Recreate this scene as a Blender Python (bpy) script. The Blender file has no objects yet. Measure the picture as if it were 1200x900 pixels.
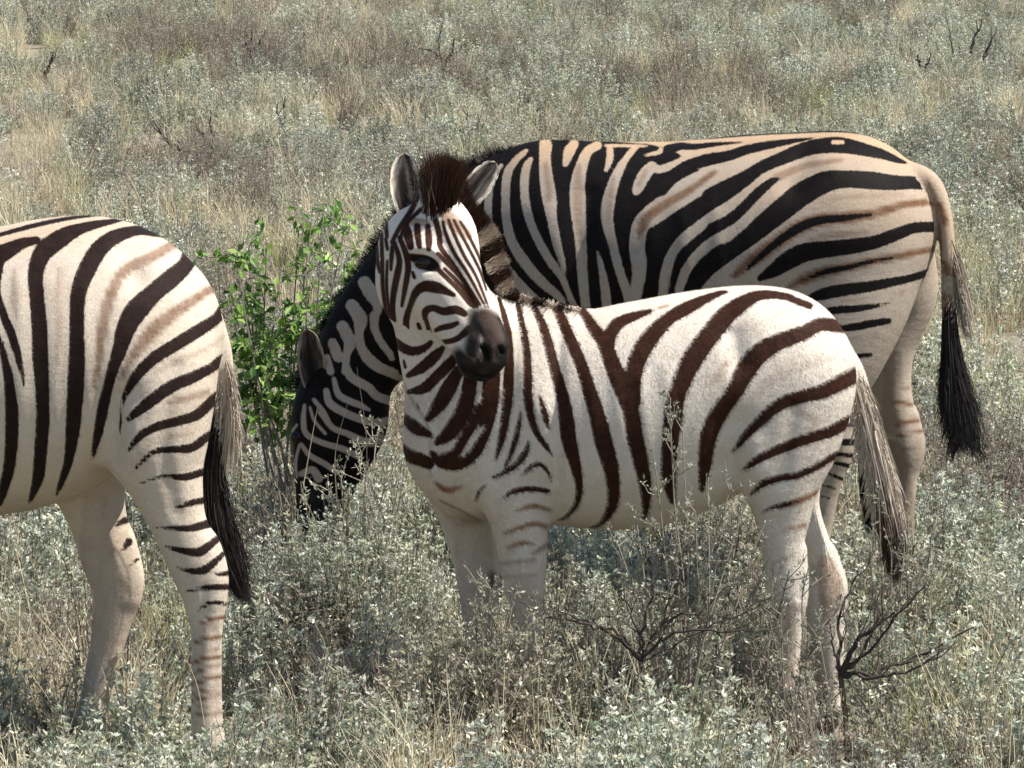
import bpy, bmesh, math, random
import numpy as np
from mathutils import Vector, Matrix, noise as mnoise

random.seed(7)
rng = np.random.default_rng(7)
R = math.radians

# ------------------------------------------------------------------ camera
CAM_H = 2.39
FPX = 6000.0                      # focal length in photo pixels (1200 wide)
TH = math.atan2(450 + 311, FPX)   # pitch below the horizon
sc = bpy.context.scene
cd = bpy.data.cameras.new("camera")
cam = bpy.data.objects.new("camera", cd)
sc.collection.objects.link(cam)
cam.location = (0, 0, CAM_H)
cam.rotation_euler = (math.pi / 2 - TH, 0, 0)
cd.sensor_width = 36.0
cd.lens = 36.0 * FPX / 1200.0
cd.clip_start = 0.1
cd.clip_end = 2000.0
sc.camera = cam

# ------------------------------------------------------------------ light
SUN = Vector((0.57, -0.10, 0.82)).normalized()       # direction towards the sun
world = bpy.data.worlds.new("World")
sc.world = world
world.use_nodes = True
wn = world.node_tree.nodes
wl = world.node_tree.links
bg = wn.get('Background')
sky = wn.new('ShaderNodeTexSky')
sky.sky_type = 'NISHITA'
sky.sun_disc = False
sky.sun_elevation = math.asin(SUN.z)
sky.sun_rotation = math.atan2(SUN.x, SUN.y)
wl.new(sky.outputs[0], bg.inputs[0])
bg.inputs[1].default_value = 0.085
sd_ = bpy.data.lights.new("sun", 'SUN')
sd_.energy = 4.6
sd_.angle = R(0.5)
sd_.color = (1.0, 0.95, 0.87)
sun = bpy.data.objects.new("sun", sd_)
sc.collection.objects.link(sun)
sun.rotation_euler = SUN.to_track_quat('Z', 'Y').to_euler()
sun.location = (0, 0, 30)
sc.view_settings.view_transform = 'Standard'
sc.view_settings.look = 'None'
sc.view_settings.exposure = 0.75
sc.view_settings.gamma = 1.0

# ------------------------------------------------------------------ placing helpers
CT, ST = math.cos(TH), math.sin(TH)

def ray(px, py):
    a = (px - 600) / FPX
    b = (450 - py) / FPX
    return np.array([a, CT + b * ST, -ST + b * CT])

def at(px, py, Y):
    d = ray(px, py)
    t = Y / d[1]
    return np.array([0, 0, CAM_H]) + d * t

def onground(px, py, z=0.0):
    d = ray(px, py)
    t = (z - CAM_H) / d[2]
    return np.array([0, 0, CAM_H]) + d * t

def scale_at(p):
    return FPX / (p[1] * CT - (p[2] - CAM_H) * ST)

def chart(P):
    """pattern chart of a coat: world points -> chart units"""
    x = P[:, 0]; y = P[:, 1]; z = P[:, 2] - CAM_H
    dep = y * CT - z * ST
    up = y * ST + z * CT
    return np.stack([600 + FPX * x / dep, 450 - FPX * up / dep], 1)

def tag(o, label=None, cat=None, group=None, kind=None):
    if label: o['label'] = label
    if cat: o['category'] = cat
    if group: o['group'] = group
    if kind: o['kind'] = kind
    return o

def catmull(pts, n):
    P = np.array(pts, float)
    if len(P) < 3:
        t = np.linspace(0, 1, n * (len(P) - 1) + 1)[:, None]
        return P[0] * (1 - t) + P[-1] * t
    Q = np.vstack([2 * P[0] - P[1], P, 2 * P[-1] - P[-2]])
    out = []
    for i in range(len(P) - 1):
        p0, p1, p2, p3 = Q[i], Q[i + 1], Q[i + 2], Q[i + 3]
        for k in range(n):
            t = k / n
            out.append(0.5 * ((2 * p1) + (-p0 + p2) * t + (2 * p0 - 5 * p1 + 4 * p2 - p3) * t * t + (-p0 + 3 * p1 - 3 * p2 + p3) * t ** 3))
    out.append(P[-1])
    return np.array(out)

# ------------------------------------------------------------------ node helpers
def new_mat(name):
    m = bpy.data.materials.new(name)
    m.use_nodes = True
    nt = m.node_tree
    b = nt.nodes.get('Principled BSDF')
    return m, nt, b

def N(nt, typ, **kw):
    n = nt.nodes.new(typ)
    for k, v in kw.items():
        setattr(n, k, v)
    return n

def attr(nt, name):
    n = nt.nodes.new('ShaderNodeAttribute')
    n.attribute_name = name
    return n

def mathn(nt, op, a, b=None, c=None, clamp=False):
    n = nt.nodes.new('ShaderNodeMath'); n.operation = op; n.use_clamp = clamp
    for i, v in enumerate((a, b, c)):
        if v is None: continue
        if isinstance(v, (int, float)): n.inputs[i].default_value = v
        else: nt.links.new(v, n.inputs[i])
    return n.outputs[0]

def mixc(nt, fac, a, b):
    n = nt.nodes.new('ShaderNodeMix'); n.data_type = 'RGBA'
    for idx, v in ((0, fac), (6, a), (7, b)):
        if isinstance(v, (int, float)): n.inputs[idx].default_value = v
        elif isinstance(v, tuple): n.inputs[idx].default_value = (*v, 1)
        else: nt.links.new(v, n.inputs[idx])
    return n.outputs[2]

def ramp01(nt, val, lo, hi, smooth=True):
    n = nt.nodes.new('ShaderNodeMapRange')
    n.interpolation_type = 'SMOOTHSTEP' if smooth else 'LINEAR'
    nt.links.new(val, n.inputs[0])
    n.inputs[1].default_value = lo; n.inputs[2].default_value = hi
    n.inputs[3].default_value = 0; n.inputs[4].default_value = 1
    return n.outputs[0]

def noisen(nt, vec, scale, detail=3, rough=0.55):
    n = nt.nodes.new('ShaderNodeTexNoise')
    n.inputs['Scale'].default_value = scale
    n.inputs['Detail'].default_value = detail
    n.inputs['Roughness'].default_value = rough
    if vec is not None: nt.links.new(vec, n.inputs['Vector'])
    return n.outputs['Fac']

# ------------------------------------------------------------------ coat material
def coat_material(name, dark, light, warm, shade, grime=0.35):
    m, nt, b = new_mat(name)
    tc = N(nt, 'ShaderNodeTexCoord').outputs['Object']
    mp = N(nt, 'ShaderNodeMapping'); nt.links.new(tc, mp.inputs[0])
    mp.inputs['Scale'].default_value = (1, 1, 0.35)
    fine = noisen(nt, mp.outputs[0], 260, 4, 0.7)
    mid = noisen(nt, tc, 38, 4, 0.6)
    big = noisen(nt, tc, 6, 4, 0.6)
    hairs = noisen(nt, mp.outputs[0], 120, 3, 0.6)
    sd = attr(nt, 'stripe').outputs['Fac']
    wob = mathn(nt, 'ADD', mathn(nt, 'MULTIPLY_ADD', hairs, 3.2, -1.6), mathn(nt, 'MULTIPLY_ADD', fine, 2.4, -1.2))
    sd2 = mathn(nt, 'ADD', sd, mathn(nt, 'MULTIPLY', wob, attr(nt, 'coarse').outputs['Fac']))
    f = mathn(nt, 'SUBTRACT', 1.0, ramp01(nt, sd2, -1.1, 1.1))
    # light hair
    col = mixc(nt, attr(nt, 'warm').outputs['Fac'], light, warm)
    g = ramp01(nt, big, 0.42, 0.75)
    g2 = mathn(nt, 'MULTIPLY', g, grime)
    col = mixc(nt, g2, col, tuple(c * k for c, k in zip(light, (0.66, 0.58, 0.50))))
    g3 = mathn(nt, 'MULTIPLY', ramp01(nt, mid, 0.45, 0.8), grime * 0.7)
    col = mixc(nt, g3, col, tuple(c * k for c, k in zip(light, (0.70, 0.64, 0.56))))
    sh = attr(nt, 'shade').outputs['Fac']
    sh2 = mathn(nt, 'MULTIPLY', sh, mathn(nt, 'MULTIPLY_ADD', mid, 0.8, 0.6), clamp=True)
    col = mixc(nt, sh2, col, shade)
    dk = mixc(nt, ramp01(nt, mid, 0.3, 0.8), dark, tuple(c * 1.5 + 0.001 for c in dark))
    col = mixc(nt, f, col, dk)
    col = mixc(nt, attr(nt, 'skin').outputs['Fac'], col, mixc(nt, sh, mixc(nt, ramp01(nt, mid, .3, .7), (0.013, 0.0105, 0.0105), (0.036, 0.030, 0.028)), (0.090, 0.058, 0.046)))
    col = mixc(nt, attr(nt, 'hoof').outputs['Fac'], col, (0.05, 0.042, 0.035))
    col = mixc(nt, attr(nt, 'ink').outputs['Fac'], col, (0.010, 0.008, 0.008))
    # hair-to-hair variation
    v = mathn(nt, 'MULTIPLY_ADD', fine, 0.55, 0.72)
    hv = N(nt, 'ShaderNodeHueSaturation'); nt.links.new(col, hv.inputs['Color']); nt.links.new(v, hv.inputs['Value'])
    nt.links.new(hv.outputs[0], b.inputs['Base Color'])
    b.inputs['Roughness'].default_value = 0.62
    b.inputs['Specular IOR Level'].default_value = 0.08
    b.inputs['Sheen Weight'].default_value = 0.0
    b.inputs['Sheen Roughness'].default_value = 0.4
    bp = N(nt, 'ShaderNodeBump'); bp.inputs['Strength'].default_value = 0.4; bp.inputs['Distance'].default_value = 0.004
    mp3 = N(nt, 'ShaderNodeMapping'); nt.links.new(tc, mp3.inputs[0]); mp3.inputs['Scale'].default_value = (0.45, 0.6, 1.2); mp3.inputs['Rotation'].default_value = (0, 0.6, 0)
    hh = mathn(nt, 'ADD', mathn(nt, 'MULTIPLY', fine, 0.6), mathn(nt, 'MULTIPLY', noisen(nt, mp3.outputs[0], 75, 5, 0.7), 0.9))
    nt.links.new(hh, bp.inputs['Height']); nt.links.new(bp.outputs[0], b.inputs['Normal'])
    return m

def hair_material(name, rough=0.75):
    m, nt, b = new_mat(name)
    a = attr(nt, 'tone')
    nt.links.new(a.outputs['Color'], b.inputs['Base Color'])
    b.inputs['Roughness'].default_value = rough
    b.inputs['Specular IOR Level'].default_value = 0.12
    return m

HAIR = hair_material('mane_hair')
m, nt, b = new_mat('eye_gloss')
b.inputs['Base Color'].default_value = (0.012, 0.007, 0.005, 1); b.inputs['Roughness'].default_value = 0.12; b.inputs['Specular IOR Level'].default_value = 0.3
EYE = m

# ------------------------------------------------------------------ implicit body -> mesh
def surface_nets(F, org, h):
    nx, ny, nz = F.shape
    S = F < 0
    c = S[:-1, :-1, :-1].astype(np.int8)
    cnt = np.zeros((nx - 1, ny - 1, nz - 1), np.int8)
    for dx in (0, 1):
        for dy in (0, 1):
            for dz in (0, 1):
                cnt += S[dx:nx - 1 + dx, dy:ny - 1 + dy, dz:nz - 1 + dz]
    act = (cnt > 0) & (cnt < 8)
    idx = -np.ones(act.shape, np.int64)
    A = np.argwhere(act)
    idx[act] = np.arange(len(A))
    acc = np.zeros((len(A), 3)); n = np.zeros(len(A))
    corners = [(a, b_, c_) for a in (0, 1) for b_ in (0, 1) for c_ in (0, 1)]
    for i, p in enumerate(corners):
        for q in corners[i + 1:]:
            if sum(abs(u - v) for u, v in zip(p, q)) != 1: continue
            f0 = F[A[:, 0] + p[0], A[:, 1] + p[1], A[:, 2] + p[2]]
            f1 = F[A[:, 0] + q[0], A[:, 1] + q[1], A[:, 2] + q[2]]
            mm = (f0 < 0) != (f1 < 0)
            t = np.where(mm, f0 / np.where(mm, f0 - f1, 1), 0)
            pos = np.array(p)[None] + t[:, None] * (np.array(q) - np.array(p))[None]
            acc[mm] += pos[mm]; n[mm] += 1
    V = (A + acc / n[:, None]) * h + org
    faces = []
    for ax in range(3):
        sl0 = [slice(None)] * 3; sl1 = [slice(None)] * 3
        sl0[ax] = slice(0, -1); sl1[ax] = slice(1, None)
        s0 = S[tuple(sl0)]; s1 = S[tuple(sl1)]
        E = np.argwhere(s0 != s1)
        o1, o2 = [(1, 2), (2, 0), (0, 1)][ax]
        ok = (E[:, o1] > 0) & (E[:, o2] > 0) & (E[:, o1] < F.shape[o1] - 1) & (E[:, o2] < F.shape[o2] - 1)
        E = E[ok]
        def cell(a, b_):
            q = E.copy(); q[:, o1] -= a; q[:, o2] -= b_
            return idx[q[:, 0], q[:, 1], q[:, 2]]
        quad = np.stack([cell(1, 1), cell(0, 1), cell(0, 0), cell(1, 0)], 1)
        inside = S[E[:, 0], E[:, 1], E[:, 2]]
        quad[~inside] = quad[~inside][:, ::-1]
        faces.append(quad)
    return V, np.vstack(faces)

def eval_chain(D, X, Y, Z, org, h, pts, lim=0.06):
    """pts rows: x,y,z,r,k (k squeezes the lateral axis)"""
    nx, ny, nz = D.shape
    for a, b_ in zip(pts[:-1], pts[1:]):
        rm = max(a[3], b_[3]); km = min(a[4], b_[4])
        lo = np.minimum(a[:3], b_[:3]) - np.array([rm, rm / km, rm]) - lim
        hi = np.maximum(a[:3], b_[:3]) + np.array([rm, rm / km, rm]) + lim
        i0 = np.clip(((lo - org) / h).astype(int), 0, [nx, ny, nz]); i1 = np.clip(((hi - org) / h).astype(int) + 2, 0, [nx, ny, nz])
        if (i1 <= i0).any(): continue
        x = X[i0[0]:i1[0], None, None]; y = Y[None, i0[1]:i1[1], None]; z = Z[None, None, i0[2]:i1[2]]
        dx, dz, dy = b_[0] - a[0], b_[2] - a[2], b_[1] - a[1]
        k0 = 0.5 * (a[4] + b_[4])
        L2 = dx * dx + dz * dz + dy * dy * k0 * k0 + 1e-9
        t = np.clip(((x - a[0]) * dx + (z - a[2]) * dz + (y - a[1]) * dy * k0 * k0) / L2, 0, 1)
        r = a[3] + t * (b_[3] - a[3]); k = a[4] + t * (b_[4] - a[4])
        d = np.sqrt((x - a[0] - t * dx) ** 2 + (z - a[2] - t * dz) ** 2 + ((y - a[1] - t * dy) * k) ** 2) - r
        d = d / np.maximum(1.0, k) ** 0.5
        sub = D[i0[0]:i1[0], i0[1]:i1[1], i0[2]:i1[2]]
        np.minimum(sub, d, out=sub)

def smin(a, b_, k):
    h = np.clip(k - np.abs(a - b_), 0, None) / k
    return np.minimum(a, b_) - h * h * k * 0.25

def stroke_sd(UV, pts, o):
    P = np.array(pts, float).copy()
    if o is not None:
        P[:, 0] = o[0] + P[:, 0] / o[2]; P[:, 1] = o[1] + P[:, 1] / o[2]; P[:, 2] /= o[2]
    Q = catmull(P, 4)
    best = np.full(len(UV), 1e3)
    lo = Q[:, :2].min(0) - 60 - Q[:, 2].max(); hi = Q[:, :2].max(0) + 60 + Q[:, 2].max()
    s = np.where((UV[:, 0] > lo[0]) & (UV[:, 0] < hi[0]) & (UV[:, 1] > lo[1]) & (UV[:, 1] < hi[1]))[0]
    if len(s) == 0: return best
    U = UV[s]; bb = np.full(len(s), 1e3)
    for a, b_ in zip(Q[:-1], Q[1:]):
        d = b_[:2] - a[:2]; L2 = d @ d + 1e-9
        t = np.clip(((U - a[:2]) @ d) / L2, 0, 1)
        e = U - a[:2] - t[:, None] * d
        bb = np.minimum(bb, np.hypot(e[:, 0], e[:, 1]) - 0.5 * (a[2] + t * (b_[2] - a[2])))
    best[s] = bb
    return best

def ear_shell(base, tip, face, width, cup, pix, inner=1.0):
    """a cupped two-sided ear; returns verts, faces, stripe, shade, skin"""
    base = np.array(base); tip = np.array(tip); ax = tip - base; L = np.linalg.norm(ax); ax /= L
    face = np.array(face, float); face -= ax * (face @ ax); face /= np.linalg.norm(face)
    side = np.cross(ax, face)
    nu, nv = 18, 15
    V, st, sk, sh, ik = [], [], [], [], []
    for lay in (0, 1):
        for i in range(nu):
            u = i / (nu - 1)
            w = width * (0.45 + 0.55 * math.sin(min(1, u / 0.42) * math.pi / 2)) if u < 0.42 else width * math.sqrt(max(0.0, 1 - ((u - 0.42) / 0.58) ** 2.4)) + 0.002
            for j in range(nv):
                v = -1 + 2 * j / (nv - 1)
                ang = v * (1.5 - 0.6 * u)
                rad = w / math.sin(1.5 - 0.6 * u)
                th = 0.0045 * (1 - abs(v) ** 6)
                rr = rad + (th if lay else -th * 0.3)
                p = base + ax * (u * L) + side * (rr * math.sin(ang)) - face * (rr * math.cos(ang) * cup) + face * (rad * cup * 0.6)
                V.append(p + side * 0.0012 * random.uniform(-1, 1))
                inner = lay == 0
                if inner:
                    st.append(3.0)
                    sk.append(max(0.0, min(1.0, (3.0 - 3.1 * abs(v) - 1.2 * max(0, u - 0.6) + 0.9 * mnoise.noise(Vector((u * 5, v * 9, pix + .3))))) * inner * (0.93 + 0.25 * mnoise.noise(Vector((u * 3, v * 16, pix + .3))))))
                    sh.append(0.08); ik.append(max(0.0, min(1.0, 1.6 - 4.2 * abs(v + .12) - 2.2 * max(0, u - .45))))
                else:
                    band = 0.0
                    st.append(-3.0 if (u > 0.86 or 0.42 < u < 0.58) and abs(v) < 0.7 else 3.0)
                    sk.append(0.0); sh.append(0.25); ik.append(0.0)
    F = []
    for lay in (0, 1):
        o = lay * nu * nv
        for i in range(nu - 1):
            for j in range(nv - 1):
                q = (o + i * nv + j, o + i * nv + j + 1, o + (i + 1) * nv + j + 1, o + (i + 1) * nv + j)
                F.append(q if lay == 0 else q[::-1])
    for i in range(nu - 1):
        for j in (0, nv - 1):
            a, b_ = i * nv + j, (i + 1) * nv + j
            F.append((a, b_, b_ + nu * nv, a + nu * nv))
    for j in range(nv - 1):
        a = (nu - 1) * nv + j
        F.append((a, a + 1, a + 1 + nu * nv, a + nu * nv))
    return np.array(V), F, st, sh, sk, ik

def build_mesh(name, V, F, mat, origin, attrs=None, parent=None, smooth=True, cols=None):
    me = bpy.data.meshes.new(name)
    me.from_pydata((np.asarray(V) - np.asarray(origin)).tolist(), [], [tuple(int(i) for i in f) for f in F])
    for k, v in (attrs or {}).items():
        a = me.attributes.new(k, 'FLOAT', 'POINT'); a.data.foreach_set('value', np.asarray(v, np.float32))
    for k, v in (cols or {}).items():
        a = me.attributes.new(k, 'FLOAT_COLOR', 'POINT')
        c = np.ones((len(v), 4), np.float32); c[:, :3] = v; a.data.foreach_set('color', c.ravel())
    me.materials.append(mat)
    if smooth: me.polygons.foreach_set('use_smooth', [True] * len(me.polygons))
    o = bpy.data.objects.new(name, me)
    sc.collection.objects.link(o)
    if parent is None: o.location = origin
    else: o.parent = parent
    return o

class Strands:
    def __init__(self): self.V = []; self.F = []; self.C = []
    def add(self, pts, w, col0, col1, wdir=(1, 0, 0)):
        pts = np.asarray(pts, float); n = len(pts); o = len(self.V)
        d = pts[-1] - pts[0]; s = np.cross(d, rng.normal(size=3) + np.array([0, -2.0, 0])); s /= np.linalg.norm(s) + 1e-9
        for i, p in enumerate(pts):
            t = i / (n - 1); ww = w * (1 - t * 0.85) * 0.5
            self.V += [p - s * ww, p + s * ww]
            c = np.array(col0) * (1 - t) + np.array(col1) * t
            self.C += [c, c]
        for i in range(n - 1):
            a = o + 2 * i
            self.F.append((a, a + 1, a + 3, a + 2))
    def build(self, name, parent, origin):
        return build_mesh(name, self.V, self.F, HAIR, origin, parent=parent, cols={'tone': self.C}, smooth=False)

def make_zebra(cfg):
    Y0, h, yaw, px0 = cfg['Y'], cfg['vox'], cfg['yaw'], cfg['px0']
    s0 = FPX / (Y0 * CT + 1.7 * ST)
    def dep(px, dy): return Y0 + dy + (px0 - px) / s0 * math.tan(yaw)
    def P(px, py, dy=0.0): return at(px, py, dep(px, dy))
    def SC(px, py, dy=0.0): return scale_at(P(px, py, dy))
    chains = []
    for g, k, pts in cfg['chains']:
        rows = []
        for (px, py, r, dy, w) in pts:
            p = P(px, py, dy); rm = r / scale_at(p)
            rows.append((*p, rm, rm / w if w else 1.0))
        chains.append((g, k, catmull(rows, 5)))
    allp = np.vstack([c[2] for c in chains])
    lo = (allp[:, :3] - allp[:, 3:4]).min(0) - 0.05; hi = (allp[:, :3] + allp[:, 3:4]).max(0) + 0.05
    lo[2] = max(lo[2], -0.02)
    dims = ((hi - lo) / h).astype(int) + 2
    X, Yg, Z = [lo[i] + h * np.arange(dims[i]) for i in range(3)]
    X, Yg, Z = X.astype(np.float32), Yg.astype(np.float32), Z.astype(np.float32)
    F = np.full(dims, 0.5, np.float32); GI = np.zeros(dims, np.int8); GB = np.full(dims, 0.5, np.float32)
    groups = []
    for g, k, pts in chains:
        if g not in groups: groups.append(g)
        D = np.full(dims, 0.5, np.float32)
        eval_chain(D, X, Yg, Z, lo, h, pts)
        mm = D < GB
        GI[mm] = groups.index(g); GB[mm] = D[mm]
        F = smin(F, D, k)
    V, Q = surface_nets(F, lo, h)
    # local refinement of the head
    if cfg.get('fine'):
        u0, v0, u1, v1 = cfg['fine']
        me = bpy.data.meshes.new('tmp'); me.from_pydata(V.tolist(), [], Q.tolist())
        bm = bmesh.new(); bm.from_mesh(me)
        UVt = chart(V); bm.verts.ensure_lookup_table()
        sel = (UVt[:, 0] > u0) & (UVt[:, 0] < u1) & (UVt[:, 1] > v0) & (UVt[:, 1] < v1)
        es = [e for e in bm.edges if sel[e.verts[0].index] and sel[e.verts[1].index]]
        bmesh.ops.subdivide_edges(bm, edges=es, cuts=1, use_grid_fill=True, smooth=0.3)
        bm.verts.index_update()
        V = np.array([v.co for v in bm.verts]); Q = [[v.index for v in f.verts] for f in bm.faces]
        bm.free(); bpy.data.meshes.remove(me)
    gi = np.clip(((V - lo) / h).round().astype(int), 0, dims - 1)
    G = GI[gi[:, 0], gi[:, 1], gi[:, 2]]
    # groups of sculpting pulls
    UV0 = chart(V)
    for (pts, rad, push) in cfg.get('dents', []):
        dd_ = stroke_sd(UV0, [(a, b_, 0.0) for a, b_ in pts], None)
        near = (G == groups.index('head')) & (V[:, 1] < Y0 - .05)
        V[near, 1] += push * np.exp(-(dd_[near] / rad) ** 2)
    for (pts, rad, push) in cfg.get('relief', []):
        dd_ = stroke_sd(UV0, [(a, b_, 0.0) for a, b_ in pts], None)
        near = (G != groups.index('head')) & (V[:, 1] < Y0 + 0.02)
        V[near, 1] += push * np.exp(-(dd_[near] / rad) ** 2)
    UV = chart(V)
    stripe = np.full(len(V), 30.0); shade = np.zeros(len(V)); skin = np.zeros(len(V)); ink = np.zeros(len(V)); warm = np.zeros(len(V))
    for st in cfg['paint']:
        gm = np.isin(G, [groups.index(g) for g in st['g']]) if st.get('g') else np.ones(len(V), bool)
        if 'ymax' in st: gm &= V[:, 1] < Y0 + st['ymax']
        for k, amt, pts in st['s']:
            d = stroke_sd(UV[gm], pts, st['o'])
            if k == 'd': stripe[gm] = np.minimum(stripe[gm], d)
            elif k == 'l': stripe[gm] = np.maximum(stripe[gm], -d)
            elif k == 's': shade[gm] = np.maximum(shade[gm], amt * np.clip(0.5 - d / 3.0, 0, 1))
            elif k == 'k': skin[gm] = np.maximum(skin[gm], amt * (lambda q: q * q * (3 - 2 * q))(np.clip(0.5 - d / 13.0, 0, 1)))
            elif k == 'i': ink[gm] = np.maximum(ink[gm], amt * np.clip(0.5 - d / 3.0, 0, 1))
            elif k == 'w': warm[gm] = np.maximum(warm[gm], amt * np.clip(0.5 - d / 40.0, 0, 1))
    if 'neck' in groups and cfg.get('neckthin'): stripe = stripe + cfg['neckthin'] * np.isin(G, [groups.index('neck'), groups.index('head')])
    stripe = stripe - cfg.get('headfat', 0) * np.isin(G, [groups.index('head')]) * (skin < .1)
    stripe = np.clip(stripe, -20, 20)
    nbody = len(V)
    hoof = np.clip((0.060 - V[:, 2]) / 0.006, 0, 1)
    V = V.tolist(); Q = [tuple(q) for q in Q]
    A = dict(stripe=list(stripe), shade=list(shade), skin=list(skin), warm=list(warm), ink=list(ink), coarse=list(np.where(np.isin(G, [groups.index('head')]), 0.25, 0.8)), hoof=list(hoof))
    for e in cfg.get('ears', []):
        b0 = P(*e['base']); t0 = P(*e['tip'])
        ev, ef, est, esh, esk, eik = ear_shell(b0, t0, e['face'], e['w'], e['cup'], e['base'][0], e.get('inner', 1.0))
        o = len(V); V += ev.tolist(); Q += [tuple(i + o for i in f) for f in ef]
        A['stripe'] += est; A['shade'] += esh; A['skin'] += esk
        A['ink'] += eik; A['coarse'] += [0.8] * len(ev); A['warm'] += [0.0] * len(ev); A['hoof'] += [0.0] * len(ev)
    origin = np.array([P(px0, 500)[0], Y0, 0.0])
    # short coat: tiny hairs grown from the skin, part of the same continuous mesh
    Vb = np.array(V[:nbody]); tri = []
    for q in Q:
        if max(q) < nbody:
            tri.append((q[0], q[1], q[2]))
            if len(q) == 4: tri.append((q[0], q[2], q[3]))
    tri = np.array(tri)
    e1_, e2_ = Vb[tri[:, 1]] - Vb[tri[:, 0]], Vb[tri[:, 2]] - Vb[tri[:, 0]]
    cr = np.cross(e1_, e2_); ar = np.linalg.norm(cr, axis=1) + 1e-12; tn = cr / ar[:, None]
    vn = np.zeros_like(Vb)
    for c_ in range(3): np.add.at(vn, tri[:, c_], cr)
    vn /= np.linalg.norm(vn, axis=1)[:, None] + 1e-12
    wt = ar * np.where(tn[:, 1] < 0.25, 1.0, 0.25) * np.where(UV[tri[:, 0], 0] < -60, 0.15, 1.0)
    nf = cfg.get('fur', 120000); ft = rng.choice(len(tri), nf, p=wt / wt.sum())
    a_, b2 = rng.random(nf), rng.random(nf); sw = a_ + b2 > 1; a_[sw], b2[sw] = 1 - a_[sw], 1 - b2[sw]
    W3 = np.stack([1 - a_ - b2, a_, b2], 1); T = tri[ft]
    root = np.einsum('ij,ijk->ik', W3, Vb[T]); nr = np.einsum('ij,ijk->ik', W3, vn[T]); nr /= np.linalg.norm(nr, axis=1)[:, None]
    flow = np.array([.75, 0, -.62]) + rng.normal(0, .22, (nf, 3)); hd = UV[T[:, 0]]
    if cfg.get('headflow'):
        u0, v0, u1, v1 = cfg['headflow']; hm = (hd[:, 0] > u0) & (hd[:, 0] < u1) & (hd[:, 1] > v0) & (hd[:, 1] < v1)
        flow[hm] = np.array([-.5, 0, .8]) + rng.normal(0, .2, (hm.sum(), 3))
    flow -= nr * (flow * nr).sum(1)[:, None]; flow /= np.linalg.norm(flow, axis=1)[:, None] + 1e-9
    ln = cfg.get('furlen', .008) * rng.uniform(.6, 1.25, nf)
    if cfg.get('headflow'): ln[hm] *= .35
    ln *= np.where(root[:, 2] < .09, .4, 1)
    sdv = np.cross(flow, nr); wd = .0007
    r0 = root - nr * .0008; tip = root + (flow + nr * rng.uniform(.08, .3, nf)[:, None]) * ln[:, None]
    fv = np.stack([r0 - sdv * wd, r0 + sdv * wd, tip], 1).reshape(-1, 3)
    o = len(V); V = V + fv.tolist()
    Q = Q + (o + np.arange(nf * 3).reshape(-1, 3)).tolist()
    for kk in A:
        av = np.array(A[kk][:nbody]); A[kk] += np.repeat((W3 * av[T]).sum(1), 3).tolist()
    body = build_mesh('zebra', V, Q, cfg['mat'], origin, A)
    me_ = body.data; nat = np.empty(len(V) * 3, np.float32); me_.vertices.foreach_get('normal', nat); nat = nat.reshape(-1, 3)
    nat[o:] = np.repeat(nr + rng.normal(0, .07, nr.shape), 3, axis=0); nat /= np.linalg.norm(nat, axis=1)[:, None] + 1e-9
    me_.normals_split_custom_set_from_vertices(nat.tolist())
    for (px, py, dy, rad) in cfg.get('eyes', []):
        bm = bmesh.new(); bmesh.ops.create_uvsphere(bm, u_segments=20, v_segments=12, radius=rad)
        me = bpy.data.meshes.new('eye'); bm.to_mesh(me); bm.free(); me.materials.append(EYE)
        me.polygons.foreach_set('use_smooth', [True] * len(me.polygons))
        o = bpy.data.objects.new('eye', me); sc.collection.objects.link(o); o.parent = body
        o.location = P(px, py, dy) - origin; o.scale = (1.25, 0.8, 0.9)
    # mane: strands rooted along a crest line
    for mn in cfg.get('manes', []):
        S = Strands()
        line = catmull(mn['line'], 12)
        seg = np.r_[0, np.cumsum(np.hypot(*(np.diff(line[:, :2], axis=0)).T))]; seg /= seg[-1]
        for i in range(mn['n']):
            t = rng.random()
            row = np.array([np.interp(t, seg, line[:, j]) for j in range(line.shape[1])])
            px, py, dy, dxp, dyp, ln = row          # root, direction in the sagittal plane, length (px)
            jit = rng.normal(0, 1, 2)
            dy2 = dy + rng.normal(0, mn['thick'])
            sp_ = mn.get('spread', 1.5); a = P(px + jit[0] * sp_ * .6, py + jit[1] * sp_, dy2)
            l = ln * (0.55 + 0.5 * rng.random() ** .7) * (1 if rng.random() > .05 else 1.15)
            ang = rng.normal(0, mn.get('fan', 0.16))
            ddx = dxp * math.cos(ang) - dyp * math.sin(ang); ddy = dxp * math.sin(ang) + dyp * math.cos(ang)
            lat = rng.normal(0, mn.get('lat', 0.018))
            e = P(px + ddx * l, py + ddy * l, dy2 + lat + (dy2 - dy) * 0.8)
            mid = (a + e) / 2 + rng.normal(0, 0.006, 3)
            pts = catmull([a, mid, e], 2)
            lightish = mn['light'](t)
            c0 = mn['cl'] if lightish else mn['cd']
            c1 = mn['tipl'] if lightish and mn.get('tipl') else mn['tip']
            v = 0.75 + 0.5 * rng.random()
            S.add(pts, mn['w'], np.array(c0) * v, np.array(c1) * v)
        S.build(mn['name'], body, origin)
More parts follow.
